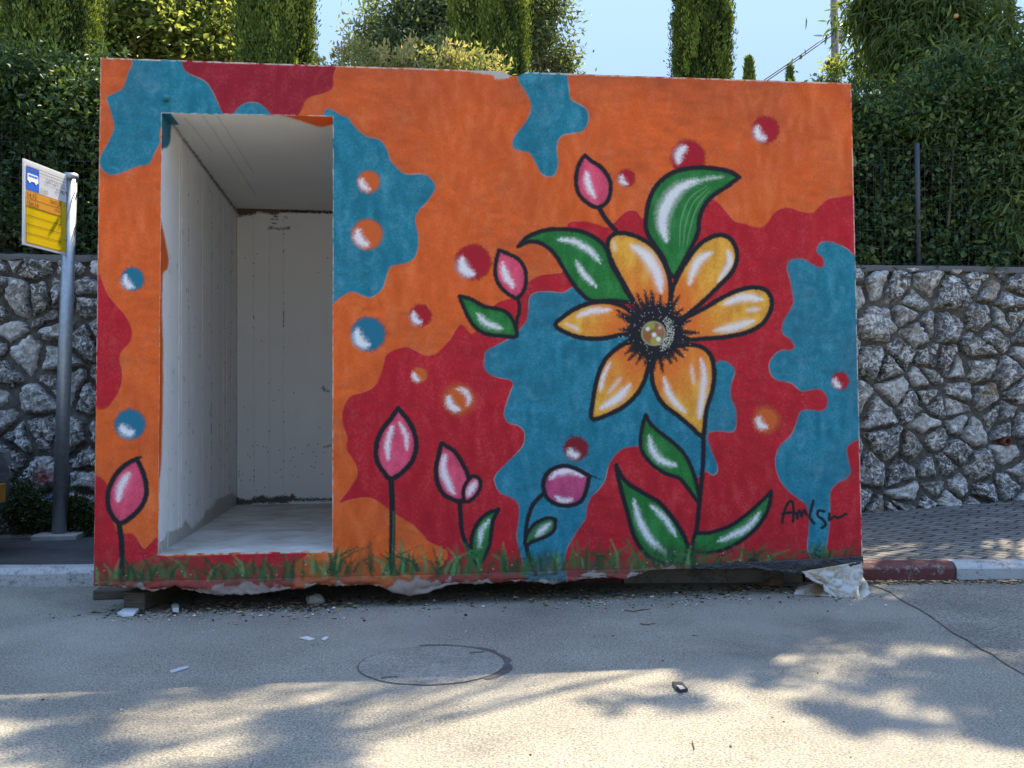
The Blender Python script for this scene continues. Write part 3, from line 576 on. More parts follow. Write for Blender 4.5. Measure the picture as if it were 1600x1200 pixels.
# coarser patch right of the joint, lying 4 mm above
m = Mat("coarse asphalt", (.2,.2,.2), .9); base = m.ramp(m.noise(2.2, 7, .62), [(.3, (.165,.152,.126)), (.7, (.275,.255,.212))])
c = m.mix(1., base, m.ramp(m.noise(130, 3, .6), [(.34, .35), (.5, .95), (.66, 1.7)]), 'MULTIPLY'); m.col(c); m.bump(m.noise(120, 4, .65), .9, .009); M_asph2 = m.m
joint_px = [(1340,908),(1372,918),(1390,925),(1412,940),(1440,955),(1465,972),(1492,992),(1512,1002),(1528,1015),(1545,1022),(1570,1038),(1600,1055),(1660,1090),(1760,1150)]
J = [at_z(x, y, 0) for x, y in joint_px]; J = [np.array((p[0], p[1], .004)) for p in J]
Jd = []
for a, b in zip(J[:-1], J[1:]):
    for k_ in range(6): p = a+(b-a)*k_/6; s_ = p[0]*9; Jd.append(np.array((p[0]+.010*mnoise.noise(Vector((s_, 0, 0)))+.006*mnoise.noise(Vector((s_*3, 7, 0))), p[1]+.010*mnoise.noise(Vector((s_, 3, 0)))+.006*mnoise.noise(Vector((s_*3, 9, 0))), .004)))
Jd.append(J[-1])
mb = MB(); n = len(Jd); vs = []
for p in Jd: f_ = (p[1]-Jd[-1][1])/(Jd[0][1]-Jd[-1][1]); vs += [tuple(p), (14., -3.2+f_*(yk(14.)+3.2), .004)]
Jf = [(5.6, yk(5.6)-.002, .004), (14., yk(14.)-.002, .004)]
vs[0] = (Jd[0][0], yk(Jd[0][0])-.002, .004); vs[1] = (14., yk(14.)-.002, .004)
mb.add(vs, [(2*i, 2*i+2, 2*i+3, 2*i+1) for i in range(n-1)]); tag(mb.build("road_patch", M_asph2), kind="structure")
mb = MB(); vs = []
for i, p in enumerate(Jd):
    w_ = .0004+.0045*abs(mnoise.noise(Vector((i*.45, 1, 1)))); vs += [(p[0]-w_, p[1]-w_, .0055), (p[0]+w_, p[1]+w_, .0055)]
mb.add(vs, [(2*i, 2*i+2, 2*i+3, 2*i+1) for i in range(n-1)]); tag(mb.build("road_crack", Mat("crack dirt", (.10,.095,.085), .95).m), kind="structure")
# kerb
def m_paint(name, c, under=(.28,.26,.24), wear=.62):
    m = Mat(name, c, .65); m.col(m.mix(m.ramp(m.math('ADD', m.math('MULTIPLY', m.noise(7, 7, .7), .6), m.math('MULTIPLY', m.noise(60, 4, .7), .4)), [(wear-.10, 0.), (wear, 1.)]), c, under)); m.bump(m.noise(45, 5, .6), .5, .006); return m.m
KR = m_paint("red kerb paint", (.11,.034,.034), wear=.66); KW = m_paint("white kerb paint", (.38,.385,.38), (.16,.15,.14), .595); KG = m_paint("bare kerb", (.22,.20,.175), (.1,.09,.08), .6)
kerb = bpy.data.objects.new("kerb", None); link(kerb); tag(kerb, kind="structure")
edges = [-30+i for i in range(29)]+[-.98, -.02, .86, 1.80, 2.74, 3.76, 4.62, 5.6, 6.6, 7.6, 8.6, 9.6]+[10.6+i for i in range(20)]
for i, (a, b) in enumerate(zip(edges[:-1], edges[1:])):
    mid = (a+b)/2
    mt = KW if mid < 0 else KR if 1.8 < mid < 2.75 or 3.7 < mid < 4.7 else KG if mid < 3.8 else (KW if i % 2 == 0 else KR)
    if 4.6 < mid < 5.6: mt = KW
    a_, b_ = a+.006, b-.006; mb = MB(); prof = [(0, -.02), (0, .070), (.006, .078), (.034, .100), (.045, .103), (.13, .103), (.13, -.02)]
    vs = []; ns = 9 if -3 < mid < 8 else 1
    for k_ in range(ns+1):
        x = a_+(b_-a_)*k_/ns
        for (dy, z) in prof: vs.append((x+.12*dy, yk(x)+dy+.004*mnoise.noise(Vector((x*4, z*30, 2))), z+.004*mnoise.noise(Vector((x*3, dy*20, 7)))*(z > 0)))
    P_ = len(prof); fs = [(k_*P_+j, (k_+1)*P_+j, (k_+1)*P_+j+1, k_*P_+j+1) for k_ in range(ns) for j in range(P_-1)]+[tuple(range(P_)), tuple(ns*P_+j for j in range(P_))[::-1]]
    mb.add(vs, fs); mb.build("kerb_stone", mt, kerb)
# pavement
def zb(x): return float(np.interp(x, [-40, -1.5, 5.4, 7.2, 11, 60], [.0, .03, .07, .19, .40, .8]))
def pave(name, x0, x1, mat, n=60):
    vs = []; m_ = 10
    for i in range(n+1):
        x = x0+(x1-x0)*i/n
        for j in range(m_+1):
            f = j/m_; ya = yk(x)+.128; vs.append((x, ya+(2.99-ya)*f, .099+(zb(x)-.099)*f))
    mb = MB(); mb.add(vs, [(i*(m_+1)+j, (i+1)*(m_+1)+j, (i+1)*(m_+1)+j+1, i*(m_+1)+j+1) for i in range(n) for j in range(m_)])
    return tag(mb.build(name, mat), kind="structure")
m = Mat("dark pavement", (.08,.08,.08), .9); m.col(m.mix(m.ramp(m.voro(30), [(.03, .6), (.06, 0.)]), m.ramp(m.noise(3, 8, .65), [(.3, (.035,.034,.035)), (.7, (.085,.083,.082))]), (.3,.3,.28))); m.bump(m.noise(160, 4), .6, .005); M_pl = m.m
m = Mat("interlocking pavers", (.2,.2,.2), .9); mp = m.n("ShaderNodeMapping"); mp.inputs["Rotation"].default_value = (0, 0, math.radians(52)); m.l(m.obj(), mp.inputs[0])
dn = m.n("ShaderNodeTexNoise"); dn.inputs["Scale"].default_value = 9; m.l(mp.outputs[0], dn.inputs[0]); vm = m.n("ShaderNodeVectorMath", operation='MULTIPLY_ADD'); m.l(dn.outputs["Color"], vm.inputs[0]); vm.inputs[1].default_value = (.05, .05, 0); m.l(mp.outputs[0], vm.inputs[2])
br = m.n("ShaderNodeTexBrick"); m.l(vm.outputs[0], br.inputs["Vector"]); br.inputs["Scale"].default_value = 1; br.inputs["Brick Width"].default_value = .21; br.inputs["Row Height"].default_value = .105; br.inputs["Mortar Size"].default_value = .010; br.inputs["Mortar Smooth"].default_value = .4
br.inputs["Color1"].default_value = (.145,.137,.125,1); br.inputs["Color2"].default_value = (.205,.195,.178,1); br.inputs["Mortar"].default_value = (.022,.02,.018,1)
m.col(m.mix(1., br.outputs[0], m.ramp(m.noise(5, 8, .7), [(.3, .6), (.7, 1.25)]), 'MULTIPLY')); m.bump(m.math('ADD', m.math('MULTIPLY', br.outputs[1], -2.5), m.noise(90, 4)), .7, .008); M_pr = m.m
pave("pavement", -40, 1.5, M_pl); pave("paved_footway", 1.5, 45, M_pr)
mb = MB(); n = 40; vs = []
for i in range(n+1):
    x = -8+7.9*i/n; q = 2.72-.04*mnoise.noise(Vector((x*3, 0, 0))); vs += [(x, q, zb(x)-.02), (x, q+.01, zb(x)+.035), (x, 2.99, zb(x)+.045)]
mb.add(vs, [(3*i+k_, 3*i+3+k_, 3*i+4+k_, 3*i+1+k_) for i in range(n) for k_ in (0, 1)]); tag(mb.build("footing_strip", m_concrete("footing concrete", (.30,.28,.26))), kind="structure")
# manhole
mh = np.array([1.59, -1.14]); m = Mat("cover concrete", (.17,.165,.155), .8); m.col(m.mix(1., m.ramp(m.noise(4, 6, .6), [(.3, (.185,.172,.145)), (.7, (.275,.255,.215))]), m.ramp(m.noise(110, 3, .7), [(.35, .55), (.65, 1.4)]), 'MULTIPLY')); m.bump(m.noise(200, 3), .35, .003); M_cov = m.m
root = empty("manhole_cover", (mh[0], mh[1], 0), "round flat manhole cover set flush in the asphalt", "manhole cover")
M_dirt = Mat("packed dirt", (.095,.09,.08), .95).m
def ring(name, r0, r1, z, mat, wob=.0, jitter=0, a0=0, a1=2*math.pi):
    mb = MB(); n = 96; vs = []
    for i in range(n+1):
        a = a0+(a1-a0)*i/n; q = wob*mnoise.noise(Vector((math.cos(a)*4, math.sin(a)*4, r1*9)))+jitter*mnoise.noise(Vector((i*.9, 1, 2)))
        vs += [(r0*math.cos(a), r0*math.sin(a), z), ((r1+q)*math.cos(a), (r1+q)*math.sin(a), z)]
    mb.add(vs, [(2*i, 2*i+1, 2*i+3, 2*i+2) for i in range(n)]); return mb.build(name, mat, root)
mb = MB(); n = 72; mb.add([(.283*math.cos(2*math.pi*i/n), .283*math.sin(2*math.pi*i/n), .0035) for i in range(n)], [tuple(range(n))])
mb.build("lid", M_cov, root); ring("rim", .284, .2885, .0030, M_dirt, .006, .004)
ring("dirt_ring", .2890, .318, .0022, m_concrete("gravelly dirt", (.11,.10,.09), 4), .03, .012, -.9, 1.7)
for a in (.65, 3.95):
    mb = MB(); mb.tube([(.24*math.cos(a)-.03, .24*math.sin(a)-.006, .002), (.24*math.cos(a)+.03, .24*math.sin(a)+.006, .002)], .007, 6); mb.build("lifting_slot", M_dirt, root)
# terrain behind the retaining wall
m = Mat("soil", (.10,.075,.05), .95); m.col(m.ramp(m.noise(3, 8, .6), [(.3, (.05,.04,.025)), (.7, (.14,.11,.07))])); m.bump(m.noise(20, 6), .8, .03); M_soil = m.m
mb = MB(); vs = []; xs = np.linspace(-80, 90, 60); ys = [3.12, 4, 6, 9, 14, 22, 35, 60, 120]
for y in ys:
    for x in xs: vs.append((x, y, 2.12+.03*(y-3.12)*(y < 40)+1.1*(y >= 40)+.05*mnoise.noise(Vector((x*.3, y*.3, 0)))))
n = len(xs); mb.add(vs, [(j*n+i, j*n+i+1, (j+1)*n+i+1, (j+1)*n+i) for j in range(len(ys)-1) for i in range(n-1)]); tag(mb.build("terrain", M_soil, None, True), kind="structure")

# ================================================================== STONE WALL
WY = 2.95
wall = empty("stone_wall", (2.5, WY, 0), "retaining wall of rough grey and white fieldstones in dark mortar behind the shelter", "wall")
def wl(o): o.location = (-2.5, -WY, 0); return o
m = Mat("dark mortar", (.07,.065,.06), .95); m.col(m.ramp(m.noise(14, 8, .7), [(.3, (.055,.05,.044)), (.55, (.125,.117,.105)), (.75, (.21,.197,.18))])); m.bump(m.noise(40, 6, .7), .8, .012); M_mort = m.m
mb = MB()
nx, nzz = 620, 46; X0, X1 = -9., 22.
xs = np.linspace(X0, X1, nx); zs = np.linspace(-.05, 2.19, nzz); vs = []
for z in zs:
    for x in xs: vs.append((x, WY+.02-.035*mnoise.noise(Vector((x*5, z*5, 0)))-.02*mnoise.noise(Vector((x*14, z*14, 3))), z))
mb.add(vs, [(j*nx+i, j*nx+i+1, (j+1)*nx+i+1, (j+1)*nx+i) for j in range(nzz-1) for i in range(nx-1)])
mb.add([(X0, WY+.02, 2.19), (X1, WY+.02, 2.19), (X1, WY+.35, 2.19), (X0, WY+.35, 2.19), (X0, WY+.35, -.05), (X0, WY+.02, -.05), (X1, WY+.35, -.05), (X1, WY+.02, -.05)], [(0,1,2,3), (0,3,4,5), (1,7,6,2), (3,2,6,4)])
wl(mb.build("mortar_bed", M_mort, wall))
mb = MB(); vs = []; nxx = 500
for i in range(nxx+1):
    x = X0+(X1-X0)*i/nxx; dn_ = .014*mnoise.noise(Vector((x*2.3, 0, 0)))+.010*mnoise.noise(Vector((x*9, 0, 4))); vs += [(x, WY-.008-abs(dn_), 2.155+dn_*1.6), (x, WY-.012-abs(dn_)*.6, 2.205+dn_*.4), (x, WY+.34, 2.215)]
mb.add(vs, [(3*i+k_, 3*i+3+k_, 3*i+4+k_, 3*i+1+k_) for i in range(nxx) for k_ in (0, 1)]); wl(mb.build("coping", m_concrete("cement coping", (.15,.14,.128)), wall, True))
m = Mat("fieldstone", (.3,.3,.3), .88); a_ = m.attr("tint"); b_ = m.attr("warm")
mot = m.math('ADD', m.math('MULTIPLY', m.noise(17, 10, .78, dist=1.2), .75), m.math('MULTIPLY', m.noise(60, 6, .75), .25))
grey = m.ramp(mot, [(.40, (.035,.033,.030)), (.46, (.115,.112,.105)), (.515, (.26,.252,.235)), (.535, (.62,.605,.57)), (.58, (.82,.80,.76))])
lite = m.ramp(mot, [(.36, (.08,.075,.07)), (.42, (.40,.39,.365)), (.50, (.70,.685,.65)), (.7, (.80,.785,.75))])
c = m.mix(a_, grey, lite); c = m.mix(m.math('MULTIPLY', b_, m.ramp(m.noise(6, 4), [(.4, 0.), (.62, 1.)])), c, (.26,.18,.10))
vn = m.voro(16, 'DISTANCE_TO_EDGE'); c = m.mix(m.ramp(vn, [(.0, .45), (.02, 0.)]), c, (.02,.018,.016))
c = m.mix(m.attr("redp"), c, (.25,.02,.02)); c = m.mix(m.attr("bluep"), c, (.02,.08,.22)); m.col(c)
m.bump(m.math('ADD', m.math('MULTIPLY', m.noise(24, 8, .7, dist=.5), 1.0), m.noise(90, 5, .7)), .9, .018); M_stone = m.m
def voronoi_cells(x0, x1, z0, z1, step, jit=.44):
    pts = []; r = 0; z = z0-step
    while z < z1+step:
        x = x0-step+(r % 2)*step*.6
        while x < x1+step:
            pts.append((x+RNG.uniform(-jit, jit)*step*1.25, z+RNG.uniform(-jit, jit)*step)); x += step*1.25
        z += step*.88; r += 1
    pts = np.array(pts); keep = RNG.random(len(pts)) > .22; pts = pts[keep]; cells = []
    for i, p in enumerate(pts):
        if not (x0-step < p[0] < x1+step): continue
        d = np.hypot(*(pts-p).T); nb = np.argsort(d)[1:14]; poly = [np.array((p[0]+a*step*2.4, p[1]+b*step*2.4)) for a, b in ((-1,-1),(1,-1),(1,1),(-1,1))]
        for j in nb:
            q = pts[j]; m_ = (p+q)/2; n_ = q-p; out = []
            for a, b in zip(poly, poly[1:]+poly[:1]):
                da, db = np.dot(a-m_, n_), np.dot(b-m_, n_)
                if da <= 0: out.append(a)
                if da*db < 0: out.append(a+(b-a)*da/(da-db))
            poly = out
            if len(poly) < 3: break
        for (ax, lim, sg) in ((0, x0, 1), (0, x1, -1), (1, z0, 1), (1, z1, -1)):
            out = []
            for a, b in zip(poly, poly[1:]+poly[:1]):
                da, db = (lim-a[ax])*sg, (lim-b[ax])*sg
                if da <= 0: out.append(a)
                if da*db < 0: out.append(a+(b-a)*da/(da-db))
            poly = out
            if len(poly) < 3: break
        if len(poly) >= 3: cells.append(np.array(poly))
    return cells
V, F4, F3, TI, WA, RP, BP = [], [], [], [], [], [], []; off = 0
def rock_face(poly, rings, na, gap):
    global off
    c = poly.mean(0); e = np.linspace(0, 2*np.pi, na, endpoint=False); ar = .5*abs(np.dot(poly[:,0], np.roll(poly[:,1], 1))-np.dot(poly[:,1], np.roll(poly[:,0], 1)))
    if ar < .0016: return
    size = math.sqrt(ar); seed = RNG.uniform(0, 100); R_ = []
    for t in e:
        d = np.array((math.cos(t), math.sin(t))); best = 9.
        for a, b in zip(poly, np.roll(poly, -1, 0)):
            n_ = np.array((b[1]-a[1], a[0]-b[0])); den = n_@d
            if abs(den) > 1e-9:
                s_ = n_@(a-c)/den
                if s_ > 0: best = min(best, s_)
        R_.append(best)
    R_ = np.array(R_); R_ = .84*R_+.08*(np.roll(R_, 1)+np.roll(R_, -1)); R_ = np.maximum(R_-gap*RNG.uniform(.7, 3.2), .02)
    R_ *= np.array([1+.16*mnoise.noise(Vector((math.cos(t)*2.2, math.sin(t)*2.2, seed)))+.15*mnoise.noise(Vector((math.cos(t)*5, math.sin(t)*5, seed)))+.08*mnoise.noise(Vector((math.cos(t)*12, math.sin(t)*12, seed))) for t in e])
    hgt = min(.085, size*RNG.uniform(.18, .40)); tx, tz = RNG.normal(0, .16), RNG.normal(0, .16)
    tint = float(np.clip(RNG.beta(.4, 1.0), 0, 1)*.85); warm = 1. if RNG.random() < .06 else 0.
    vs = [(c[0], 0, c[1])]
    for r in range(1, rings+1):
        f = (r/rings)**.8
        for t, R1 in zip(e, R_): vs.append((c[0]+R1*f*math.cos(t), 0, c[1]+R1*f*math.sin(t)))
    vs = np.array(vs); fr = np.concatenate([[0], np.repeat((np.arange(1, rings+1)/rings)**.8, na)])
    prof = np.where(fr < .999, (1-np.power(fr, 7)), -.35)
    dsp = np.array([mnoise.noise(Vector((x*7, z*7, seed)))*.55+.45*(1-2*abs(mnoise.noise(Vector((x*13, z*13, seed+4)))))+.28*mnoise.noise(Vector((x*34, z*34, seed))) for x, _, z in vs])
    vs[:,1] = WY+.012-(prof*hgt+(vs[:,0]-c[0])*tx*(fr < .99)+(vs[:,2]-c[1])*tz*(fr < .99)+dsp*.032*np.clip(1.15-fr**6, 0, 1)*min(1, size/.16))
    V.append(vs)
    F3.extend([(off, off+1+i, off+1+(i+1) % na) for i in range(na)])
    F4.extend([(off+1+r*na+i, off+1+(r+1)*na+i, off+1+(r+1)*na+(i+1) % na, off+1+r*na+(i+1) % na) for r in range(rings-1) for i in range(na)])
    px, py = project(vs[:,0], vs[:,1], vs[:,2])
    RP.append(np.clip(1.2-np.hypot((px-68)/22, (py-745)/16), 0, 1)*.85+0*px); BP.append(np.clip(1.2-np.hypot((px-74)/12, (py-775)/8), 0, 1)*.9)
    TI.append(np.full(len(vs), tint)); WA.append(np.full(len(vs), warm)); off += len(vs)
for (a, b, fine) in ((-9, -3.2, 0), (-3.2, .2, 1), (.2, 4.6, 0), (4.6, 9.2, 1), (9.2, 22, 0)):
    cells = voronoi_cells(a, b, .0, 2.185, .185)
    for p in cells: rock_face(p, 13 if fine else 4, 54 if fine else 14, .010)
    if fine:                                                        # chips filling the wide joints
        for _ in range(60):
            x, z = RNG.uniform(a, b), RNG.uniform(.03, 2.15); s_ = RNG.uniform(.018, .04); t = np.sort(RNG.uniform(0, 6.28, 6)); rock_face(np.c_[x+s_*np.cos(t), z+s_*np.sin(t)*.8], 3, 12, .001)
o = mesh_np("stones", np.vstack(V), F4, F3, [M_stone], wall, {"tint": np.concatenate(TI), "warm": np.concatenate(WA), "redp": np.concatenate(RP), "bluep": np.concatenate(BP)}, smooth=False); wl(o)
mb = MB(); p = at_y(1568,690,WY); n = 20
for (r0, r1, y0, y1) in ((.036, .036, WY-.07, WY+.05),):
    vs = []
    for k_ in range(n): a = 2*math.pi*k_/n; c_, s_ = math.cos(a), math.sin(a); vs += [(p[0]+.037*c_, y0, p[2]+.037*s_), (p[0]+.037*c_, y1, p[2]+.037*s_), (p[0]+.030*c_, y0, p[2]+.030*s_), (p[0]+.030*c_, y1, p[2]+.030*s_)]
    mb.add(vs, [(4*k_, 4*((k_+1)%n), 4*((k_+1)%n)+1, 4*k_+1) for k_ in range(n)]+[(4*k_, 4*k_+2, 4*((k_+1)%n)+2, 4*((k_+1)%n)) for k_ in range(n)]+[(4*k_+2, 4*k_+3, 4*((k_+1)%n)+3, 4*((k_+1)%n)+2) for k_ in range(n)])
wl(mb.build("drain_pipe", Mat("brown plastic pipe", (.14,.045,.03), .5).m, wall, True))

# ================================================================== FENCE on the wall
m = Mat("galvanised steel", (.34,.36,.38), .45, .75); m.col(m.mix(m.noise(30, 4), (.22,.24,.26), (.42,.44,.46))); M_galv = m.m
m = Mat("painted steel pipe", (.075,.088,.10), .6, .2); M_post = m.m
fence = empty("wire_fence", (6.05, 3.06, 2.2), "wire mesh fence on thin steel posts along the top of the stone wall", "fence")
def fl(o): o.location = (-6.05, -3.06, -2.2); return o
px_list = [6.05-2.45*i for i in (0, 1, 2)]+[-2.6, -5.0]+[8.5, 10.95, 13.4]
for x in px_list: mb = MB(); mb.tube([(x, 3.06, 2.19), (x, 3.06, 3.30)], .022, 12); fl(mb.build("post", M_post, fence, True))
def wires(xs, z0, z1, zrow, x0, x1, mat):
    vs = []; fs = []
    def seg(a, b, r):
        o_ = len(vs); d = (Vector(b)-Vector(a)).normalized(); s_ = d.cross(Vector((0, 1, 0))).normalized()*r; u = Vector((0, r, 0)); a, b = Vector(a), Vector(b)
        vs.extend([a+s_, a-s_*.5+u*.87, a-s_*.5-u*.87, b+s_, b-s_*.5+u*.87, b-s_*.5-u*.87]); fs.extend([(o_, o_+1, o_+4, o_+3), (o_+1, o_+2, o_+5, o_+4), (o_+2, o_, o_+3, o_+5)])
    for x in xs:
        k = 6; pr = None
        for i in range(k+1):
            z = z0+(z1-z0)*i/k; q = (x+.008*mnoise.noise(Vector((x*3, z*3, 0))), 3.03+.02*mnoise.noise(Vector((x*1.3, z*2, 4))), z)
            if pr: seg(pr, q, .0012)
            pr = q
    for z in zrow:
        pr = None
        for i in range(int((x1-x0)/.25)+1):
            x = x0+i*.25; q = (x, 3.03+.02*mnoise.noise(Vector((x*1.3, z*2, 4))), z+.006*mnoise.noise(Vector((x*2, z, 1))))
            if pr: seg(pr, q, .0012)
            pr = q
    mb = MB(); mb.add(vs, fs); return mb.build("wire_mesh", mat, fence)
M_wire = Mat("weathered wire", (.06,.065,.07), .7, .3).m
fl(wires(list(np.arange(-6, 12, .068)), 2.21, 3.25, list(np.linspace(2.23, 3.25, 8)), -6, 12, M_wire))

# ================================================================== VEGETATION
def m_leaf(name, c1, c2, c3, trans=.45, rough=.5):
    m = Mat(name, c1, rough, spec=.35); t = m.attr("tint")
    c = m.ramp(t, [(0., c1), (.5, c2), (1., c3)]); m.col(c)
    tr = m.n("ShaderNodeBsdfTranslucent"); mx = m.n("ShaderNodeMixShader"); mx.inputs[0].default_value = trans
    hue = m.mix(1., c, (1.3, 1.2, .62), 'MULTIPLY'); m.l(hue, tr.inputs[0])
    out = [n_ for n_ in m.t.nodes if n_.type == 'OUTPUT_MATERIAL'][0]
    m.l(m.b.outputs[0], mx.inputs[1]); m.l(tr.outputs[0], mx.inputs[2]); m.l(mx.outputs[0], out.inputs[0]); return m.m
def m_bark(name, c):
    m = Mat(name, c, .9); mp = m.n("ShaderNodeMapping"); mp.inputs["Scale"].default_value = (8, 8, 1.5); m.l(m.obj(), mp.inputs[0])
    m.col(m.mix(m.noise(3, 6, .65, mp.outputs[0]), tuple(v*.4 for v in c), tuple(min(1, v*1.5) for v in c))); m.bump(m.noise(4, 6, .6, mp.outputs[0]), .8, .02); return m.m
M_bark = m_bark("bark", (.12,.095,.07)); M_barkg = m_bark("grey bark", (.20,.18,.15))
def unit(v): return v/(np.linalg.norm(v, axis=1, keepdims=True)+1e-9)
def leaf_mesh(name, pos, dirs, nrm, L, Wd, mat, parent, tint, fold=.18, extra=None):
    """every leaf: two quads folded on the midrib"""
    n = len(pos); d = unit(dirs); s = unit(np.cross(d, nrm)); u = np.cross(s, d); L = L[:, None]; Wd = Wd[:, None]
    v = np.empty((n, 6, 3), np.float32)
    v[:,0] = pos; v[:,1] = pos+d*L*.35-s*Wd*.5+u*Wd*fold; v[:,2] = pos+d*L*.72-s*Wd*.38+u*Wd*fold*.8-u*L*.04
    v[:,3] = pos+d*L-u*L*.12; v[:,4] = pos+d*L*.72+s*Wd*.38+u*Wd*fold*.8-u*L*.04; v[:,5] = pos+d*L*.35+s*Wd*.5+u*Wd*fold
    b = (np.arange(n)*6)[:, None]; f = np.concatenate([b+np.array([[0,1,2,3]]), b+np.array([[0,3,4,5]])], 1).reshape(-1, 4)
    return mesh_np(name, v.reshape(-1, 3), f, None, [mat], parent, {"tint": np.repeat(np.clip(tint, 0, 1), 6)})
def scatter(blobs, nclump, per, cr, shell=.5, rng=RNG, flat=1.):
    """clump centres in ellipsoids, leaves gathered round them"""
    vol = np.array([b[3]*b[4]*b[5] for b in blobs])**.8; idx = rng.choice(len(blobs), nclump, p=vol/vol.sum())
    B = np.array(blobs)[idx]; d = unit(rng.standard_normal((nclump, 3))); r = (shell+(1-shell)*rng.random(nclump)**.7)*(1+.10*rng.standard_normal(nclump))
    C = B[:,:3]+d*B[:,3:6]*r[:, None]; crr = cr*rng.uniform(.6, 1.35, nclump)
    P = np.repeat(C, per, 0)+rng.standard_normal((nclump*per, 3))*np.repeat(crr, per)[:, None]*np.array([1, 1, flat])
    O = np.repeat(d, per, 0); T = np.repeat(rng.normal(0, .16, nclump), per)
    return C, P, O, T
def crown(name, blobs, nclump, per, cr, L, Wd, mat, parent, droop=.2, shell=.5, seed=0, flat=1., tip=0., upb=.6):
    rng = np.random.default_rng(seed+100); C, P, O, T = scatter(blobs, nclump, per, cr, shell, rng, flat); n = len(P)
    dirs = O*.6+rng.standard_normal((n, 3))*.7+np.array([0, 0, -droop]); nrm = rng.standard_normal((n, 3))*.75+np.array([0, 0, upb])+O*.3
    tint = .42+T+rng.normal(0, .14, n)
    if tip:
        ztop = np.array([b[2]+b[5] for b in blobs]).max(); tint += tip*np.clip((P[:,2]-ztop+.35)/.35, 0, 1)
    return C, leaf_mesh(name, P, dirs, nrm, L*rng.uniform(.65, 1.25, n), Wd*rng.uniform(.7, 1.2, n), mat, parent, tint)
def wood(name, base, forks, tips, r0, mat, parent, seed=1, bend=.12, twig=.008):
    """tapered trunk to the fork, limbs to each blob, thinner boughs to the clumps"""
    rg = random.Random(seed); mb = MB()
    def bough(a, b, ra, rb, n=7, k=6):
        a, b = Vector(a), Vector(b); L = (b-a).length; pts = []; rs = []
        w1 = Vector((rg.gauss(0, 1), rg.gauss(0, 1), rg.gauss(0, .5)))*L*bend
        for i in range(n+1):
            t = i/n; pts.append(a.lerp(b, t)+w1*math.sin(math.pi*t)*.5+Vector((rg.gauss(0, 1), rg.gauss(0, 1), 0))*L*.008*(0 < i < n)); rs.append(ra+(rb-ra)*t)
        mb.tube(pts, rs, k); return pts
    fork = forks[0]; tr = bough(base, fork, r0, r0*.62, 9, 12)
    for b in forks[1:]:
        st = tr[rg.randint(5, 9)]; lim = bough(st, b, r0*.42, r0*.14, 8, 8)
        near = sorted(tips, key=lambda c: (Vector(c)-Vector(b)).length)[:max(3, len(tips)//(len(forks)-1))]
        for c in rg.sample(near, min(len(near), 14)): bough(lim[rg.randint(2, 8)], c, r0*.09+.004, twig*.5, 5, 5)
    return mb.build(name, mat, parent, True)
M_lbroad = m_leaf("glossy broad leaf", (0.015,0.039,0.012), (0.045,0.090,0.024), (0.128,0.188,0.045), .35)
M_lhedge = m_leaf("dark hedge leaf", (0.020,0.047,0.017), (0.051,0.102,0.030), (0.147,0.205,0.059), .30)
M_llight = m_leaf("light leaf", (.09,.13,.04), (.24,.30,.09), (.46,.48,.18), .6)
M_lolive = m_leaf("olive leaf", (0.068,0.108,0.051), (0.176,0.230,0.115), (0.324,0.378,0.176), .42)
M_lphot = m_leaf("young shrub leaf", (0.103,0.138,0.046), (0.253,0.287,0.115), (0.483,0.414,0.218), .42)
M_llong = m_leaf("narrow leaf", (0.057,0.107,0.034), (0.127,0.197,0.062), (0.311,0.396,0.127), .4)
M_lcyp = m_leaf("cypress scale", (0.031,0.056,0.013), (0.147,0.222,0.044), (0.412,0.498,0.103), .30, .7)
M_lfar = m_leaf("far leaf", (.04,.07,.03), (.08,.12,.05), (.12,.17,.07), .35)
M_core = Mat("shaded foliage core", (.018,.022,.011), 1.).m  # solid dark core inside the foliage; its colour stands for the inner shade
M_cyphi = None

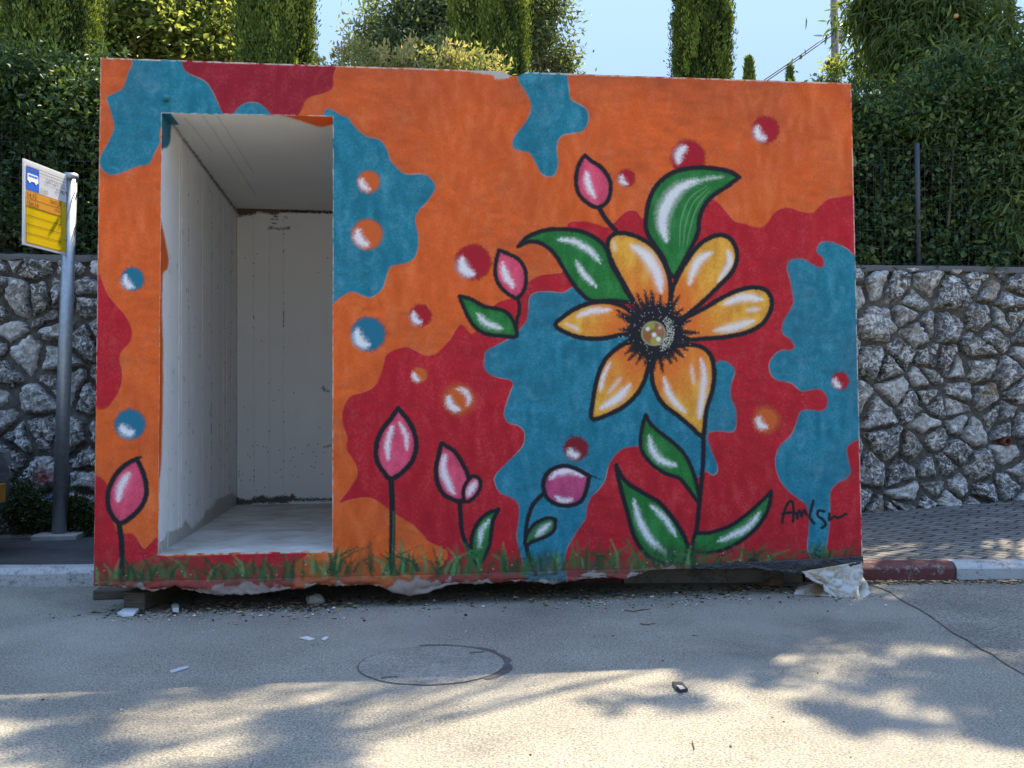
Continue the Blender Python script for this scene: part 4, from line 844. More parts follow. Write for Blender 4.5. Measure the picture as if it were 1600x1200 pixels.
def cypress(name, x, y, zbase, zvis0, zvis1, zh, rad, label, seed, group="tall cypresses behind the wall", dens=1., src=None, lean=0.):
    """narrow column of upright plumes: dense where the picture shows it, coarser above"""
    root = empty(name, (x, y, zbase), label, "tree", group)
    mb = MB(); mb.tube([(0, 0, -.1), (0.03, 0, 1.2), (0, .02, zh*.8)], [rad*.26, rad*.22, .03], 10); mb.build("trunk", M_barkg, root, True)
    rng = np.random.default_rng(seed)
    def rad_at(z): f = np.clip(z/zh, 0, 1); return rad*np.clip(np.minimum(.72+f*3, 1.0), 0, 1)*np.where(f > .55, np.sqrt(np.clip(1-((f-.55)/.45)**2, 0.0004, 1)), 1)
    P, Dd, Nn, Ll, Ww, Tt = [], [], [], [], [], []
    for (za, zb_, npl, per, lL, lW) in ((max(.3, zvis0-zbase-.4), zvis1-zbase+.5, int(420*dens*(zvis1-zvis0+.9)/3), 260, .050, .018), (zvis1-zbase+.5, zh, int(90*dens), 60, .22, .07), (.25, max(.35, zvis0-zbase-.4), int(40*dens), 50, .2, .06)):
        if zb_ <= za: continue
        th = rng.uniform(0, 2*np.pi, npl); z0 = rng.uniform(za, zb_, npl); ln = rng.uniform(.5, 1.3, npl); off_ = rng.uniform(.66, 1.06, npl); tp = rng.normal(0, .24, npl)-.5*(off_ < .82); sw = rng.normal(0, .1, npl)  # recessed plumes tinted darker: crevice shade put into the colour
        for i in range(npl):
            t = rng.random(per); z = z0[i]+(t-.5)*ln[i]; R0 = rad_at(z)*off_[i]*(1+.05*np.sin(t*9)); wv = (.016+.034*np.sin(np.pi*np.clip(t, 0, 1)))*rad/.4
            a = th[i]+sw[i]*t; q = rng.standard_normal((per, 3))*wv[:, None]*np.array([1, 1, .6])
            c_ = np.c_[R0*np.cos(a), R0*np.sin(a), z]+q; o_ = np.c_[np.cos(a), np.sin(a), 0*a]
            P.append(c_); Dd.append(o_*.45+np.array([0, 0, 1.])+rng.standard_normal((per, 3))*.38); Nn.append(o_+rng.standard_normal((per, 3))*.5)
            Ll.append(lL*rng.uniform(.6, 1.3, per)); Ww.append(lW*rng.uniform(.6, 1.3, per)); Tt.append(.42+tp[i]+rng.normal(0, .12, per))
    P = np.vstack(P); nn_ = len(P); P[:,0] += lean*P[:,2]
    crown_o = leaf_mesh("crown", P, np.vstack(Dd), np.vstack(Nn), np.concatenate(Ll), np.concatenate(Ww), M_lcyp, root, np.concatenate(Tt))
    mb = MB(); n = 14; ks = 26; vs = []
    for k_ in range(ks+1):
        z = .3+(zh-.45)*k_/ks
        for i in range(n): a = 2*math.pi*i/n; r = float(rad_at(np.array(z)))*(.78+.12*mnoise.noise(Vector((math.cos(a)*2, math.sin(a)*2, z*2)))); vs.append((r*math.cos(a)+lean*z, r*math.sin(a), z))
    mb.add(vs, [(k_*n+i, k_*n+(i+1)%n, (k_+1)*n+(i+1)%n, (k_+1)*n+i) for k_ in range(ks) for i in range(n)]); mb.build("shade_core", M_core, root, True)
    return root
def cyp_at(pxl, pxr, Y): a, b = at_y(pxl, 60, Y), at_y(pxr, 60, Y); return (a[0]+b[0])/2, (b[0]-a[0])/2
for i, (l_, r_, Y, h_, lab) in enumerate([(15,146,5.6,8.5,"thick cypress rising behind the hedge nearest the bus stop sign"), (375,487,6.0,9.5,"cypress with bare brown gap in its foliage rising over the shelter doorway"), (711,818,6.2,9.0,"cypress in front of the loose olive-green tree above the middle of the shelter"), (1056,1137,8.0,9.5,"cypress standing alone against blue sky above the shelter roof"), (1384,1420,5.4,6.5,"dark slim cypress half hidden in the foliage beside the utility pole")]):
    x, r = cyp_at(l_, r_, Y); zb_ = 2.12+.03*(Y-3.12); dist = Y+5
    cypress("cypress", x, Y, zb_, 1.02+dist*.24, 1.02+dist*.43, h_, r*.98, lab, 20+i, dens=1.15 if i < 3 else .9)
for (px_, py_, wpx, Y, lab) in [(1170,97,16,34,"tiny distant cypress tip just right of the lone cypress"), (1234,109,8,40,"smallest distant cypress tip, between the cable and the utility pole")]:
    x, _ = cyp_at(px_-wpx/2, px_+wpx/2, Y); z = at_y(px_, py_, Y)[2]; h_ = z-3.2
    root = empty("cypress", (x, Y, 3.2), lab, "tree", "distant cypress tips"); rng = np.random.default_rng(px_); n = 9000; t = rng.random(n)**.7; a = rng.uniform(0, 6.28, n); R0 = wpx/2/FPX*(Y+5)*1.6*np.clip((1-t)*4.5, 0, 1)**.7
    P = np.c_[R0*np.cos(a)*rng.uniform(.6, 1, n), R0*np.sin(a)*rng.uniform(.6, 1, n), t*h_]
    leaf_mesh("crown", P, rng.standard_normal((n, 3))*.3+np.array([0, 0, 1]), rng.standard_normal((n, 3)), np.full(n, .35), np.full(n, .09), M_lcyp, root, .4+rng.normal(0, .15, n))
    mb = MB(); mb.tube([(0, 0, -.5), (0, 0, h_*.8)], [.16, .04], 8); mb.build("trunk", M_barkg, root, True)

def tree(name, label, base, forks, blobs, nclump, per, cr, L, Wd, mat, bark, r0, seed, group=None, **kw):
    root = empty(name, base, label, "tree", group); off_ = np.array(base)
    bl = [(b[0]-base[0], b[1]-base[1], b[2]-base[2], b[3], b[4], b[5]) for b in blobs]
    C, cr_o = crown("crown", bl, nclump, per, cr, L, Wd, mat, root, seed=seed, **kw)
    wood("trunk", (0, 0, -.1), [tuple(np.array(f)-off_) for f in forks]+[(b[0], b[1], b[2]) for b in bl], [tuple(c) for c in C], r0, bark, root, seed)
    return root
# light green broadleaf behind the first cypresses
def P3(px_, py_, Y): return tuple(at_y(px_, py_, Y))
def blob(px_, py_, Y, rx, rz, ry=None): p = at_y(px_, py_, Y); k_ = (Y+5)/FPX; return (p[0], p[1], p[2], rx*k_, (ry or rx)*k_, rz*k_)
tree("broadleaf_tree", "sunlit yellow-green broadleaf tree between the two cypresses left of the shelter roof", (-1.6, 8.6, 2.3), [(-1.5, 8.6, 4.2)],
     [blob(190,20,8.5,95,75), blob(275,60,8.2,90,60), blob(330,15,8.8,85,70), blob(240,-60,8.8,130,70), blob(170,90,8.0,60,50), blob(370,80,8.2,50,50), blob(-30,60,9,90,90)], 520, 44, .14, .10, .060, M_llight, M_barkg, .16, 3, droop=.1, shell=.25)
tree("olive_tree", "loose grey-green tree with sky showing through its branches above the middle of the shelter", (3.0, 13, 2.4), [(3.0, 13, 4.8)],
     [blob(640,75,13,80,48), blob(715,40,13,85,75), blob(600,75,13,42,18), blob(575,45,13,26,8), blob(760,-10,13,110,60), blob(845,20,13,52,30), blob(845,75,13,50,42), blob(880,100,13,25,14), blob(690,110,13,120,30), blob(640,15,13,60,20)], 620, 60, .16, .12, .042, M_lolive, M_barkg, .2, 5, shell=.15, droop=.2)
# photinia shrubs, pale reddish tips, over the shelter roof
for (xs_, lab, sd) in (([(520,108,28,20),(560,98,40,26),(602,92,34,24)], "yellow-green shrub with reddish young tips above the shelter doorway's far corner", 31), ([(650,94,42,28),(690,92,34,26),(628,100,26,20)], "bushier reddish-tipped shrub in the middle of the row above the roof edge", 32), ([(735,105,36,24),(765,108,26,18),(712,104,28,22)], "low reddish-tipped shrub at the foot of the cypress above the chipped roof edge", 33)):
    bl = [blob(a_, b_, 4.6, c_, d_) for a_, b_, c_, d_ in xs_]; cx_ = bl[0][0]; root = empty("shrub", (cx_, 4.6, 2.16), lab, "shrub", "reddish-tipped shrubs over the roof")
    bl = [(b[0]-cx_, b[1]-4.6, b[2]-2.16, b[3]*.85, b[4], b[5]*.85) for b in bl]+[(0, 0, 1.2, .30, .28, 1.0), (bl[1][0]-cx_, 0, 1.2, .30, .28, .95)]
    C, _ = crown("foliage", bl, 260, 34, .055, .055, .024, M_lphot, root, seed=sd, droop=-.9, shell=.4, tip=.28)
    mb = MB(); 
    mb.tube([(0, 0, -.06), (0, 0, .06)], .035, 7)
    for c in C[::7]: mb.tube([(0, 0, 0), (c[0]*.8, c[1]*.5, c[2]*.5), tuple(c)], [.014, .009, .003], 5)
    rg = random.Random(sd)
    mb.build("stems", M_bark, root, True)
# hedges behind the fence
def hedge(name, label, x0, x1, y0, y1, z1f, nclump, per, seed, mat=None, L=.07, Wd=.042, cat="hedge", grp=None):
    root = empty(name, ((x0+x1)/2, (y0+y1)/2, 2.14), label, cat, grp); rng = np.random.default_rng(seed); cx_, cy_ = (x0+x1)/2, (y0+y1)/2
    x = rng.uniform(x0, x1, nclump); ztop = np.array([z1f(v) for v in x]); t = rng.random(nclump)
    dep = rng.random(nclump)**1.8; y = y0+(y1-y0)*dep; z = 2.16+(ztop-2.16)*t
    y += .22*np.array([mnoise.noise(Vector((a*1.4, b*1.6, seed))) for a, b in zip(x, z)])+np.clip((z-ztop+.4), 0, 1)*.5*rng.random(nclump)
    top = rng.random(nclump) < .22; z = np.where(top, ztop+rng.normal(.02, .11, nclump), z); y = np.where(top, rng.uniform(y0, y1, nclump), y)
    C = np.c_[x-cx_, y-cy_, z-2.14]; crr = rng.uniform(.05, .12, nclump); n = nclump*per
    P = np.repeat(C, per, 0)+rng.standard_normal((n, 3))*np.repeat(crr, per)[:, None]; T = np.repeat(rng.normal(0, .24, nclump), per)
    dirs = rng.standard_normal((n, 3))*.7+np.array([0, -.35, .15]); nrm = rng.standard_normal((n, 3))*.6+np.array([0, -.5, .7])
    leaf_mesh("foliage", P, dirs, nrm, L*rng.uniform(.4, 1.5, n), Wd*rng.uniform(.5, 1.4, n), mat or M_lhedge, root, .42+T+rng.normal(0, .20, n))
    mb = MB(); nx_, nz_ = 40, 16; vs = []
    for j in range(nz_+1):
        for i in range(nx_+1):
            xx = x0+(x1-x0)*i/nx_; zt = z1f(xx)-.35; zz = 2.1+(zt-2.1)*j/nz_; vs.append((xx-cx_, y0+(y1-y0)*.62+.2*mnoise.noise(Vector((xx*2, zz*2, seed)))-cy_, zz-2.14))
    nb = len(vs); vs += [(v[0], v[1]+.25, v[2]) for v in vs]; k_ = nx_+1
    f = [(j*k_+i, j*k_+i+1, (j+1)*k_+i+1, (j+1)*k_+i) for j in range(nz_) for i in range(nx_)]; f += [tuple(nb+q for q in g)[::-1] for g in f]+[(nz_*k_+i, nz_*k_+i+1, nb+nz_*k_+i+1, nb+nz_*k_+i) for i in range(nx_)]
    mb.add(vs, f); mb.build("shade_core", M_core, root, True)
    mb = MB(); rg = random.Random(seed)
    mb.tube([(x0-cx_, .0, -.05), (x1-cx_, .0, -.05)], .03, 6)
    for _ in range(int((x1-x0)*7)):
        xx = rg.uniform(x0, x1)-cx_; yy = rg.uniform(0, .5)*(y1-y0)+y0-cy_; hh = rg.uniform(.7, .98)*(z1f(xx+cx_)-2.14); s_ = rg.gauss(0, .2)
        mb.tube([(xx, 0, -.05), (xx, yy, .02), (xx+s_*.3, yy-.03, hh*.35), (xx+s_*.7, yy+.04, hh*.7), (xx+s_, yy, hh)], [.014, .014, .011, .008, .003], 5)
    mb.build("stems", M_bark, root, True); return root
hedge("hedge", "tall dark green hedge behind the fence beside the bus stop sign", -4.4, .1, 3.16, 4.2, lambda x: (3.72 if x < -1.0 else 3.40 if x > -.7 else 3.72-.32*(x+1.0)/.30)+.08*math.sin(x*5)+.05*math.sin(x*13), 1500, 62, 41, L=.054, Wd=.030)
hedge("hedge", "low hidden stretch of hedge behind the shelter roof", .1, 5.2, 3.45, 4.4, lambda x: 3.55+.10*math.sin(x*4), 380, 40, 42, L=.075, Wd=.045)
hedge("hedge", "dense shaded hedge behind the fence post at the far side of the shelter", 5.2, 12.5, 3.16, 4.3, lambda x: 3.72+.12*math.sin(x*3)+.10*min(3, max(0, x-5.6)), 2300, 60, 43, L=.056, Wd=.033)
# narrow-leaved fruit tree leaning over the wall
tb = [blob(1480,40,4.4,95,75,40), blob(1560,110,4.2,90,90,40), blob(1400,60,4.8,45,60,30), blob(1375,10,4.8,45,30,30), blob(1450,-60,4.6,60,40,60), blob(1600,210,3.3,60,70,30), blob(1500,140,3.8,80,60,30), blob(1575,320,3.2,45,60,14), blob(1440,190,3.4,50,50,14), blob(1345,25,5.0,25,16,20), blob(1350,85,5.2,14,40,12)]
root = tree("fruit_tree", "narrow-leaved fruit tree hanging over the fence at the edge of the picture", (8.2, 4.6, 2.2), [(8.0, 4.6, 3.6)], tb, 640, 46, .11, .13, .024, M_llong, M_bark, .12, 7, droop=.9, shell=.2)
for (px_, py_) in ((1546,88),(1494,25),(1541,101)):
    p = at_y(px_, py_, 3.75); me_ = bpy.data.meshes.new("fruit"); import bmesh; bm = bmesh.new(); bmesh.ops.create_icosphere(bm, subdivisions=3, radius=.024)
    for v_ in bm.verts: v_.co.z *= .92; v_.co.x *= 1-.12*max(0, -v_.co.y/.024)
    for f_ in bm.faces: f_.smooth = True
    bm.to_mesh(me_); bm.free(); fm = Mat("peach skin", (.5,.3,.12), .6); fm.col(fm.ramp(fm.noise(30, 3), [(.35, (.38,.34,.10)), (.65, (.60,.26,.13))])); me_.materials.append(fm.m)
    o = link(bpy.data.objects.new("fruit", me_), root); o.location = (p[0]-8.2, p[1]-4.6, p[2]-2.2)
# unseen tree behind the wall; leaf clumps set along sun rays shape the road shade
def shadow_src(x, y, z): t = z/SUN.z; return (x+SUN.x*t, y+SUN.y*t, z)
sb = []
for (px_, py_, z, rx, ry, rz) in [(478,1125,8.2,.09,.2,.2),(472,1185,8.3,.10,.2,.2),(60,1108,8.6,.26,.12,.2),(105,1150,8.6,.10,.2,.2),(120,1195,8.6,.10,.14,.2),(300,1212,8.5,.28,.05,.1),(180,1088,8.4,.2,.04,.1),(360,1080,8.4,.16,.03,.1),(600,1060,8.4,.2,.02,.1),(1250,985,8.6,.45,.25,.2),(1450,970,8.5,.6,.5,.3),(1530,1070,9,.42,.26,.3),(1430,1128,8.8,.24,.06,.1),(1130,1040,8.3,.2,.1,.15),(1200,1062,8.4,.3,.025,.1),(1260,1118,8.6,.34,.05,.1),(1040,1096,8.7,.3,.025,.1),(1360,1075,8.5,.2,.04,.1),(1700,950,9,1.,.8,.4),(1440,862,9.2,.9,.28,.2),(1590,850,9.2,.8,.35,.2),(1540,815,9.2,1.2,.5,.2),(1650,1130,9,.35,.12,.3)]:
    g_ = at_z(px_, py_, 0); s_ = shadow_src(g_[0], g_[1], z); sb.append((s_[0], s_[1], s_[2], rx, ry, rz))
tree("shade_tree", "unseen tall tree behind the wall, its crown shaped to dapple the road with shade", (9.4, 5.6, 2.2), [(8.2, 4.6, 6.6)], sb, 1150, 26, .05, .085, .05, M_lbroad, M_bark, .075, 12, shell=.0, droop=.2, flat=.8)
# shrubs near the utility pole
for (bl, lab, mt, sd) in (([blob(1304,112,9,13,24,13), blob(1317,108,9,9,20,9)], "pointed yellow-green shrub in front of the utility pole", M_llight, 51), ([blob(1353,110,7,14,42,12), blob(1340,140,7,14,18,12), blob(1368,140,7,16,26,12)], "wispy grey-green shrub just off the shelter's roof corner", M_llong, 52), ([blob(1280,128,10,18,8,10)], "faint twiggy shrub peeping over the roof beside the pointed one", M_lfar, 53)):
    c0 = bl[0]; zb_ = 2.3; root = empty("shrub", (c0[0], c0[1], zb_), lab, "shrub")
    b2 = [(b[0]-c0[0], b[1]-c0[1], b[2]-zb_, b[3], b[4], b[5]) for b in bl]+[(0, 0, (c0[2]-zb_)*.5, c0[3]*1.3, c0[4]*1.3, (c0[2]-zb_)*.5)]
    C, _ = crown("foliage", b2, 130, 36, .05, .075, .022, mt, root, seed=sd, droop=-.9, shell=.1)
    mb = MB(); mb.tube([(0, 0, -.1), (.02, 0, (c0[2]-zb_)*.6), (0, 0, c0[2]-zb_)], [.03, .02, .005], 7); mb.build("stems", M_bark, root, True)
# weeds at the wall foot
for (px_, w_, h_, lab, sd) in ((48, .42, .42, "bushy low weed at the wall foot on the car's side of the bus stop pole", 61), (126, .24, .26, "smaller weed at the wall foot between the bus stop pole and the shelter", 62)):
    p = at_y(px_, 836, 2.78); root = empty("weed", (p[0], 2.78, zb(p[0])+.03), lab, "weed"); 
    C, _ = crown("foliage", [(0, 0, h_*.35, w_, .13, h_*.45), (-.05, 0, h_*.6, w_*.45, .1, h_*.5), (w_*.4, 0, h_*.2, w_*.7, .1, h_*.25)], 150, 36, .035, .03, .013, m_leaf("weed leaf %d" % sd, (.02,.035,.01), (.05,.075,.02), (.13,.14,.05), .3), root, seed=sd, droop=-.4, shell=.1)
    mb = MB()
    for c in C[::5]: mb.tube([(0, 0, -.02), (c[0]*.8, c[1]*.6, c[2]*.5), tuple(c)], [.004, .003, .001], 4)
    mb.build("stems", M_bark, root)

# ================================================================== UTILITY POLE, cable
p = at_y(1305, 60, 25); root = empty("utility_pole", (p[0], 25, 2.7), "grey utility pole with lamp arm rising beyond the roof corner", "pole")
mb = MB(); mb.tube([(0, 0, -.3), (0, 0, 5), (-.03, 0, 14.5)], [.15, .135, .11], 14); mb.build("shaft", m_bark("weathered pole", (.20,.165,.13)), root, True)
q = at_y(1358, 57, 25); mb = MB(); mb.tube([(0, 0, q[2]-2.7-.1), (.4, 0, q[2]-2.7-.04), (q[0]-p[0], 0, q[2]-2.7)], .045, 8); arm = mb.build("lamp_arm", M_galv, root, True)
mb = MB(); mb.tube([(q[0]-p[0], 0, q[2]-2.7), (q[0]-p[0]+.3, 0, q[2]-2.7+.02), (q[0]-p[0]+.75, 0, q[2]-2.7)], [.05, .13, .07], 10); mb.build("lamp_head", M_galv, arm, True)
mb = MB(); q2 = at_y(1312, 57, 25); mb.box(q2[0]-p[0]-.0, q2[0]-p[0]+.14, -.15, .1, q2[2]-2.7-.2, q2[2]-2.7+.2); mb.build("junction_box", M_galv, root)
q3 = at_y(1320, 88, 25); mb = MB(); mb.tube([(.1, -.1, q2[2]-2.7-.2), (q3[0]-p[0], -.1, q3[2]-2.7+.25), (q3[0]-p[0], -.1, q3[2]-2.7-.1), (.05, -.1, q3[2]-2.7-.6)], .02, 6); mb.build("service_wire", Mat("black cable", (.02,.02,.022), .6).m, root, True)
M_cable = Mat("overhead cable", (.025,.025,.03), .6).m
for i, (a, b, lab) in enumerate([((1178,126,24),(1301,50,24.8),"upper of the twin overhead cables running down from the utility pole"), ((1160,142,24),(1303,53,24.8),"lower of the twin overhead cables running down from the utility pole"), ((1309,49,25),(1400,-5,26),"overhead cable rising from the utility pole into the foliage")]):
    A, B = Vector(at_y(*a)), Vector(at_y(*b)); 
    if i < 2: A = A+(A-B)*2.2
    mid = (A+B)/2; pts = [A.lerp(B, t/16)+Vector((0, 0, -.9*(t/16)*(1-t/16)*(1 if i < 2 else .3))) for t in range(17)]; mb = MB(); mb.tube(pts, .019, 6)
    tag(mb.build("overhead_cable", M_cable, None, True), lab, "cable", "overhead cables")

# ================================================================== BUS STOP SIGN
def text_bm(s, size, mat, parent, name, origin, ux, uz, nrm, align='LEFT', off_=.003, sx=1.):
    cu = bpy.data.curves.new("t", 'FONT'); cu.body = s; cu.size = size; cu.align_x = align; cu.resolution_u = 3; ob = bpy.data.objects.new("t", cu); sc.collection.objects.link(ob)
    dg = bpy.context.evaluated_depsgraph_get(); m2 = bpy.data.meshes.new_from_object(ob.evaluated_get(dg)); sc.collection.objects.unlink(ob); bpy.data.objects.remove(ob)
    for v_ in m2.vertices: c_ = v_.co.copy(); v_.co = Vector(origin)+Vector(ux)*c_.x*sx+Vector(uz)*c_.y+Vector(nrm)*off_
    m2.materials.clear(); m2.materials.append(mat); m2.name = name; return link(bpy.data.objects.new(name, m2), parent)
pb = at_z(92, 832, .06); pbase = np.array([at_y(92, 832, 2.6)[0], 2.6, zb(-1)+.035]); ptop = at_y(111, 273, 2.6)
root = empty("bus_stop_sign", tuple(pbase), "yellow and white bus stop sign on a grey steel pole by the stone wall", "sign")
tp = Vector(ptop-pbase); mb = MB(); mb.tube([(0, 0, -.05), tp*.5, tp], [.052, .049, .046], 20); pole_o = mb.build("pole", None or (lambda m_: m_)(M_galv), root, True)
mb = MB(); mb.tube([tp*.985, tp*1.002], [.052, .052], 20); mb.build("cap", M_galv, root, True)
mb = MB(); mb.box(-.16, .16, -.12, .12, -.03, .018); mb.build("base_plate", M_conc, root, bevel=.01)
# panel plane: right edge at the pole, left edge nearer the camera
PR = Vector(at_y(104.5, 271, 2.56)-pbase); PLf = Vector(at_y(37, 249.5, 2.08)-pbase); PRb = Vector(at_y(102, 397, 2.56)-pbase)
uz = Vector((0, 0, 1)); ux = (PR-PLf); ux.z = 0; WP = ux.length; ux.normalize(); nr = Vector((ux.y, -ux.x, 0)); HP = .60
zt = (PLf.z+PR.z)/2; O = Vector((PLf.x, PLf.y, zt-HP))
def quad(name, u0, u1, v0, v1, off_, mat, par):
    mb = MB(); mb.add([O+ux*u+uz*v+nr*off_ for u, v in ((u0, v0), (u1, v0), (u1, v1), (u0, v1))], [(0, 1, 2, 3)]); return mb.build(name, mat, par)
M_sw = Mat("white enamel", (.78,.78,.76), .4).m
def m_trans(name, c):
    m = Mat(name, c, .35); tr = m.n("ShaderNodeBsdfTranslucent"); tr.inputs[0].default_value = (*c, 1); mx = m.n("ShaderNodeMixShader"); mx.inputs[0].default_value = .5
    out = [n_ for n_ in m.t.nodes if n_.type == 'OUTPUT_MATERIAL'][0]; m.l(m.b.outputs[0], mx.inputs[1]); m.l(tr.outputs[0], mx.inputs[2]); m.l(mx.outputs[0], out.inputs[0]); return m.m
M_sy = m_trans("yellow sign film", (.86,.62,.015)); M_so = m_trans("amber sign film", (.84,.45,.07)); M_sb = Mat("blue sign film", (.035,.13,.55), .4).m; M_sk = Mat("sign lettering", (.03,.03,.03), .5).m; M_sbr = Mat("brown lettering", (.22,.07,.01), .5).m; M_swp = m_trans("white sign film", (.80,.80,.80))
mb = MB(); c8 = [O+ux*u+uz*v+nr*o_ for o_ in (-.012, 0) for u, v in ((0, 0), (WP, 0), (WP, HP), (0, HP))]; mb.add(c8, [(3,2,1,0),(4,5,6,7),(0,1,5,4),(1,2,6,5),(2,3,7,6),(3,0,4,7)]); pan = mb.build("panel", M_swp, root, bevel=.003)
e1 = .024
yw = quad("timetable_field", e1, WP-.012, .020, .385, .002, M_sy, pan); quad("route_field", e1, WP-.075, .275, .385, .0032, M_so, pan)
bl_ = quad("pictogram_field", e1, e1+.145, .392, .555, .002, M_sb, pan)
mb = MB()
for v in (.020, .087, .150, .212, .275): mb.add([O+ux*u+uz*(v+dv)+nr*.0045 for u, dv in ((e1, 0), (WP-.075, 0), (WP-.075, .004), (e1, .004))], [(0,1,2,3)])
for (v, u1) in ((.330, WP-.075), (.385, WP-.012), (.556, WP-.02), (.535, WP-.02)): mb.add([O+ux*u+uz*(v+dv)+nr*.0045 for u, dv in ((e1, 0), (u1, 0), (u1, .003), (e1, .003))], [(0,1,2,3)])
for u in (e1, WP-.077, WP-.014): mb.add([O+ux*(u+du)+uz*v+nr*.0046 for du, v in ((0, .02), (.003, .02), (.003, .385 if u > .1 else .28), (0, .385 if u > .1 else .28))], [(0,1,2,3)])
mb.build("ruled_lines", M_sbr, pan)
# bus pictogram, white on blue
mb = MB(); bu = [(.012,.455),(.133,.455),(.133,.478),(.130,.503),(.120,.508),(.018,.508),(.012,.500)]
mb.add([O+ux*(e1+a)+uz*b+nr*.004 for a, b in bu], [tuple(range(len(bu)))])
for cx_ in (.038, .107): mb.add([O+ux*(e1+cx_+.013*math.cos(t*math.pi/8))+uz*(.455+.013*math.sin(t*math.pi/8))+nr*.0042 for t in range(16)], [tuple(range(16))])
mb.build("bus_pictogram", M_sw, pan)
mb = MB()
for k_ in range(6): a = .024+k_*.017; mb.add([O+ux*(e1+u)+uz*v+nr*.0048 for u, v in ((a, .486), (a+.013, .486), (a+.013, .499), (a, .499))], [(0,1,2,3)])
mb.build("pictogram_windows", M_sb, pan)
def T(s, size, u, v, mat, al='LEFT', sx=1.): text_bm(s, size, mat, pan, "lettering", O+ux*u+uz*v, ux, uz, nr, al, .0052, sx)
M_grey = Mat("grey lettering", (.20,.20,.20), .5).m
heb = lambda s: s[::-1]
T(heb("באר גינבליאט"), .052, WP-.03, .485, M_grey, 'RIGHT', .8); T(heb("שדרות"), .048, WP-.03, .44, M_grey, 'RIGHT', .8); T("57405", .04, e1+.155, .402, M_grey, 'LEFT', .9)
T("14,15", .055, e1+.004, .340, M_sbr, 'LEFT', .9); T(heb("כרמיאל"), .045, WP-.083, .347, M_sbr, 'RIGHT', .9); T("15א,1א"[::1], .052, e1+.004, .284, M_sbr, 'LEFT', .9); T("14 62", .036, WP-.085, .300, M_sbr, 'RIGHT', .9); T(heb("מרכז"), .022, WP-.083, .335, M_sbr, 'RIGHT'); T("8", .03, WP-.045, .35, M_grey)
mb = MB()
for v in (.12, .47): mb = MB(); c_ = O+ux*(WP-.01)+uz*v; mb.tube([c_-nr*.03, c_+nr*.006], .012, 8); mb.build("bracket", M_galv, root, True)

# ================================================================== PARKED CAR at the edge
m = Mat("grey car paint", (.045,.050,.058), .32, .35, .5); m.b.inputs["Coat Weight"].default_value = .6; m.b.inputs["Coat Roughness"].default_value = .1; m.bump(m.noise(2, 2), .03, .01); M_car = m.m
M_blk = Mat("black trim", (.012,.012,.013), .6).m; M_glass = Mat("dark car glass", (.02,.024,.028), .06, spec=.8).m; M_tyre = Mat("tyre rubber", (.018,.018,.018), .85).m; M_rim = Mat("alloy wheel", (.35,.35,.36), .35, .8).m
m = Mat("plate amber", (.30,.13,.015), .45); M_plate = m.m; M_lamp = Mat("headlight lens", (.10,.105,.11), .12, spec=.9).m
xf = at_y(19, 780, 1.95)[0]+.03; zg = .06
car = empty("parked_car", (xf-2.1, 1.55, zg), "dark grey car with amber number plate parked beside the stone wall near the bus stop", "car")
def car_section(x):      # x measured from the centre, nose at +2.1
    ht = np.interp(x, [-2.12,-2.0,-1.6,-1.1,-.4,.35,1.05,1.75,2.0,2.12], [.75,.92,1.10,1.42,1.48,1.40,.96,.80,.66,.50])
    wd = np.interp(x, [-2.12,-1.9,-1.2,1.2,1.7,1.95,2.08,2.12], [.60,.80,.86,.86,.80,.66,.48,.38]); bt = np.interp(x, [-2.12,-1.9,1.9,2.12], [.36,.22,.20,.30]); return ht, wd, bt
mb = MB(); xs = np.concatenate([np.linspace(-2.12, 1.5, 28), np.linspace(1.6, 2.12, 10)]); vs = []
for x in xs:
    ht, wd, bt = car_section(x); belt = min(ht-.03, .93 if x < 1.2 else ht-.04); cab = ht > belt+.06; tw = wd*(.70 if cab else .86)
    for (a, b) in [(0, bt), (wd*.92, bt), (wd, bt+.14), (wd*1.0, .55), (wd*.97, belt), (tw, ht-.03), (tw*.6, ht), (0, ht+.008)]: vs.append((x, -a, min(b, ht)))
n = 8; full = []
for i in range(len(xs)): r = vs[i*n:(i+1)*n]; full += r+[(p_[0], -p_[1], p_[2]) for p_ in r[1:-1]][::-1]
k_ = 14; mb.add(full, [(i*k_+j, (i+1)*k_+j, (i+1)*k_+(j+1)%k_, i*k_+(j+1)%k_) for i in range(len(xs)-1) for j in range(k_)]+[tuple(range(k_)), tuple((len(xs)-1)*k_+j for j in range(k_))[::-1]])
body = mb.build("body", M_car, car, True); md = body.modifiers.new("sub", 'SUBSURF'); md.levels = md.render_levels = 2
for sgn in (-1, 1):                                                # side windows
    mb = MB(); mb.add([(-1.25, sgn*.80, .97), (.78, sgn*.80, .97), (.30, sgn*.69, 1.33), (-.95, sgn*.69, 1.36)], [(0,1,2,3)]); o = mb.build("window", M_glass, car); md = o.modifiers.new("s", 'SOLIDIFY'); md.thickness = .03; md.offset = 0
    mb = MB(); mb.tube([(.72, sgn*.86, .98), (.74, sgn*.99, 1.0)], [.05, .075], 10); mb.build("wing_mirror", M_car, car, True)
    mb = MB(); mb.add([(1.80, sgn*.74, .56), (1.99, sgn*.60, .56), (1.99, sgn*.60, .66), (1.78, sgn*.72, .70)], [(0,1,2,3)]); o = mb.build("headlight", M_lamp, car); md = o.modifiers.new("s", 'SOLIDIFY'); md.thickness = .05; md.offset = 0
mb = MB(); mb.add([(.45, -.62, 1.37), (.45, .62, 1.37), (1.03, .74, 1.0), (1.03, -.74, 1.0)], [(0,1,2,3)]); o = mb.build("windscreen", M_glass, car); md = o.modifiers.new("s", 'SOLIDIFY'); md.thickness = .03; md.offset = 0
mb = MB(); pts = []
for t in range(-6, 7): y = t*.095; pts.append((2.10-.30*(abs(y)/.62)**2.2, y, .30))
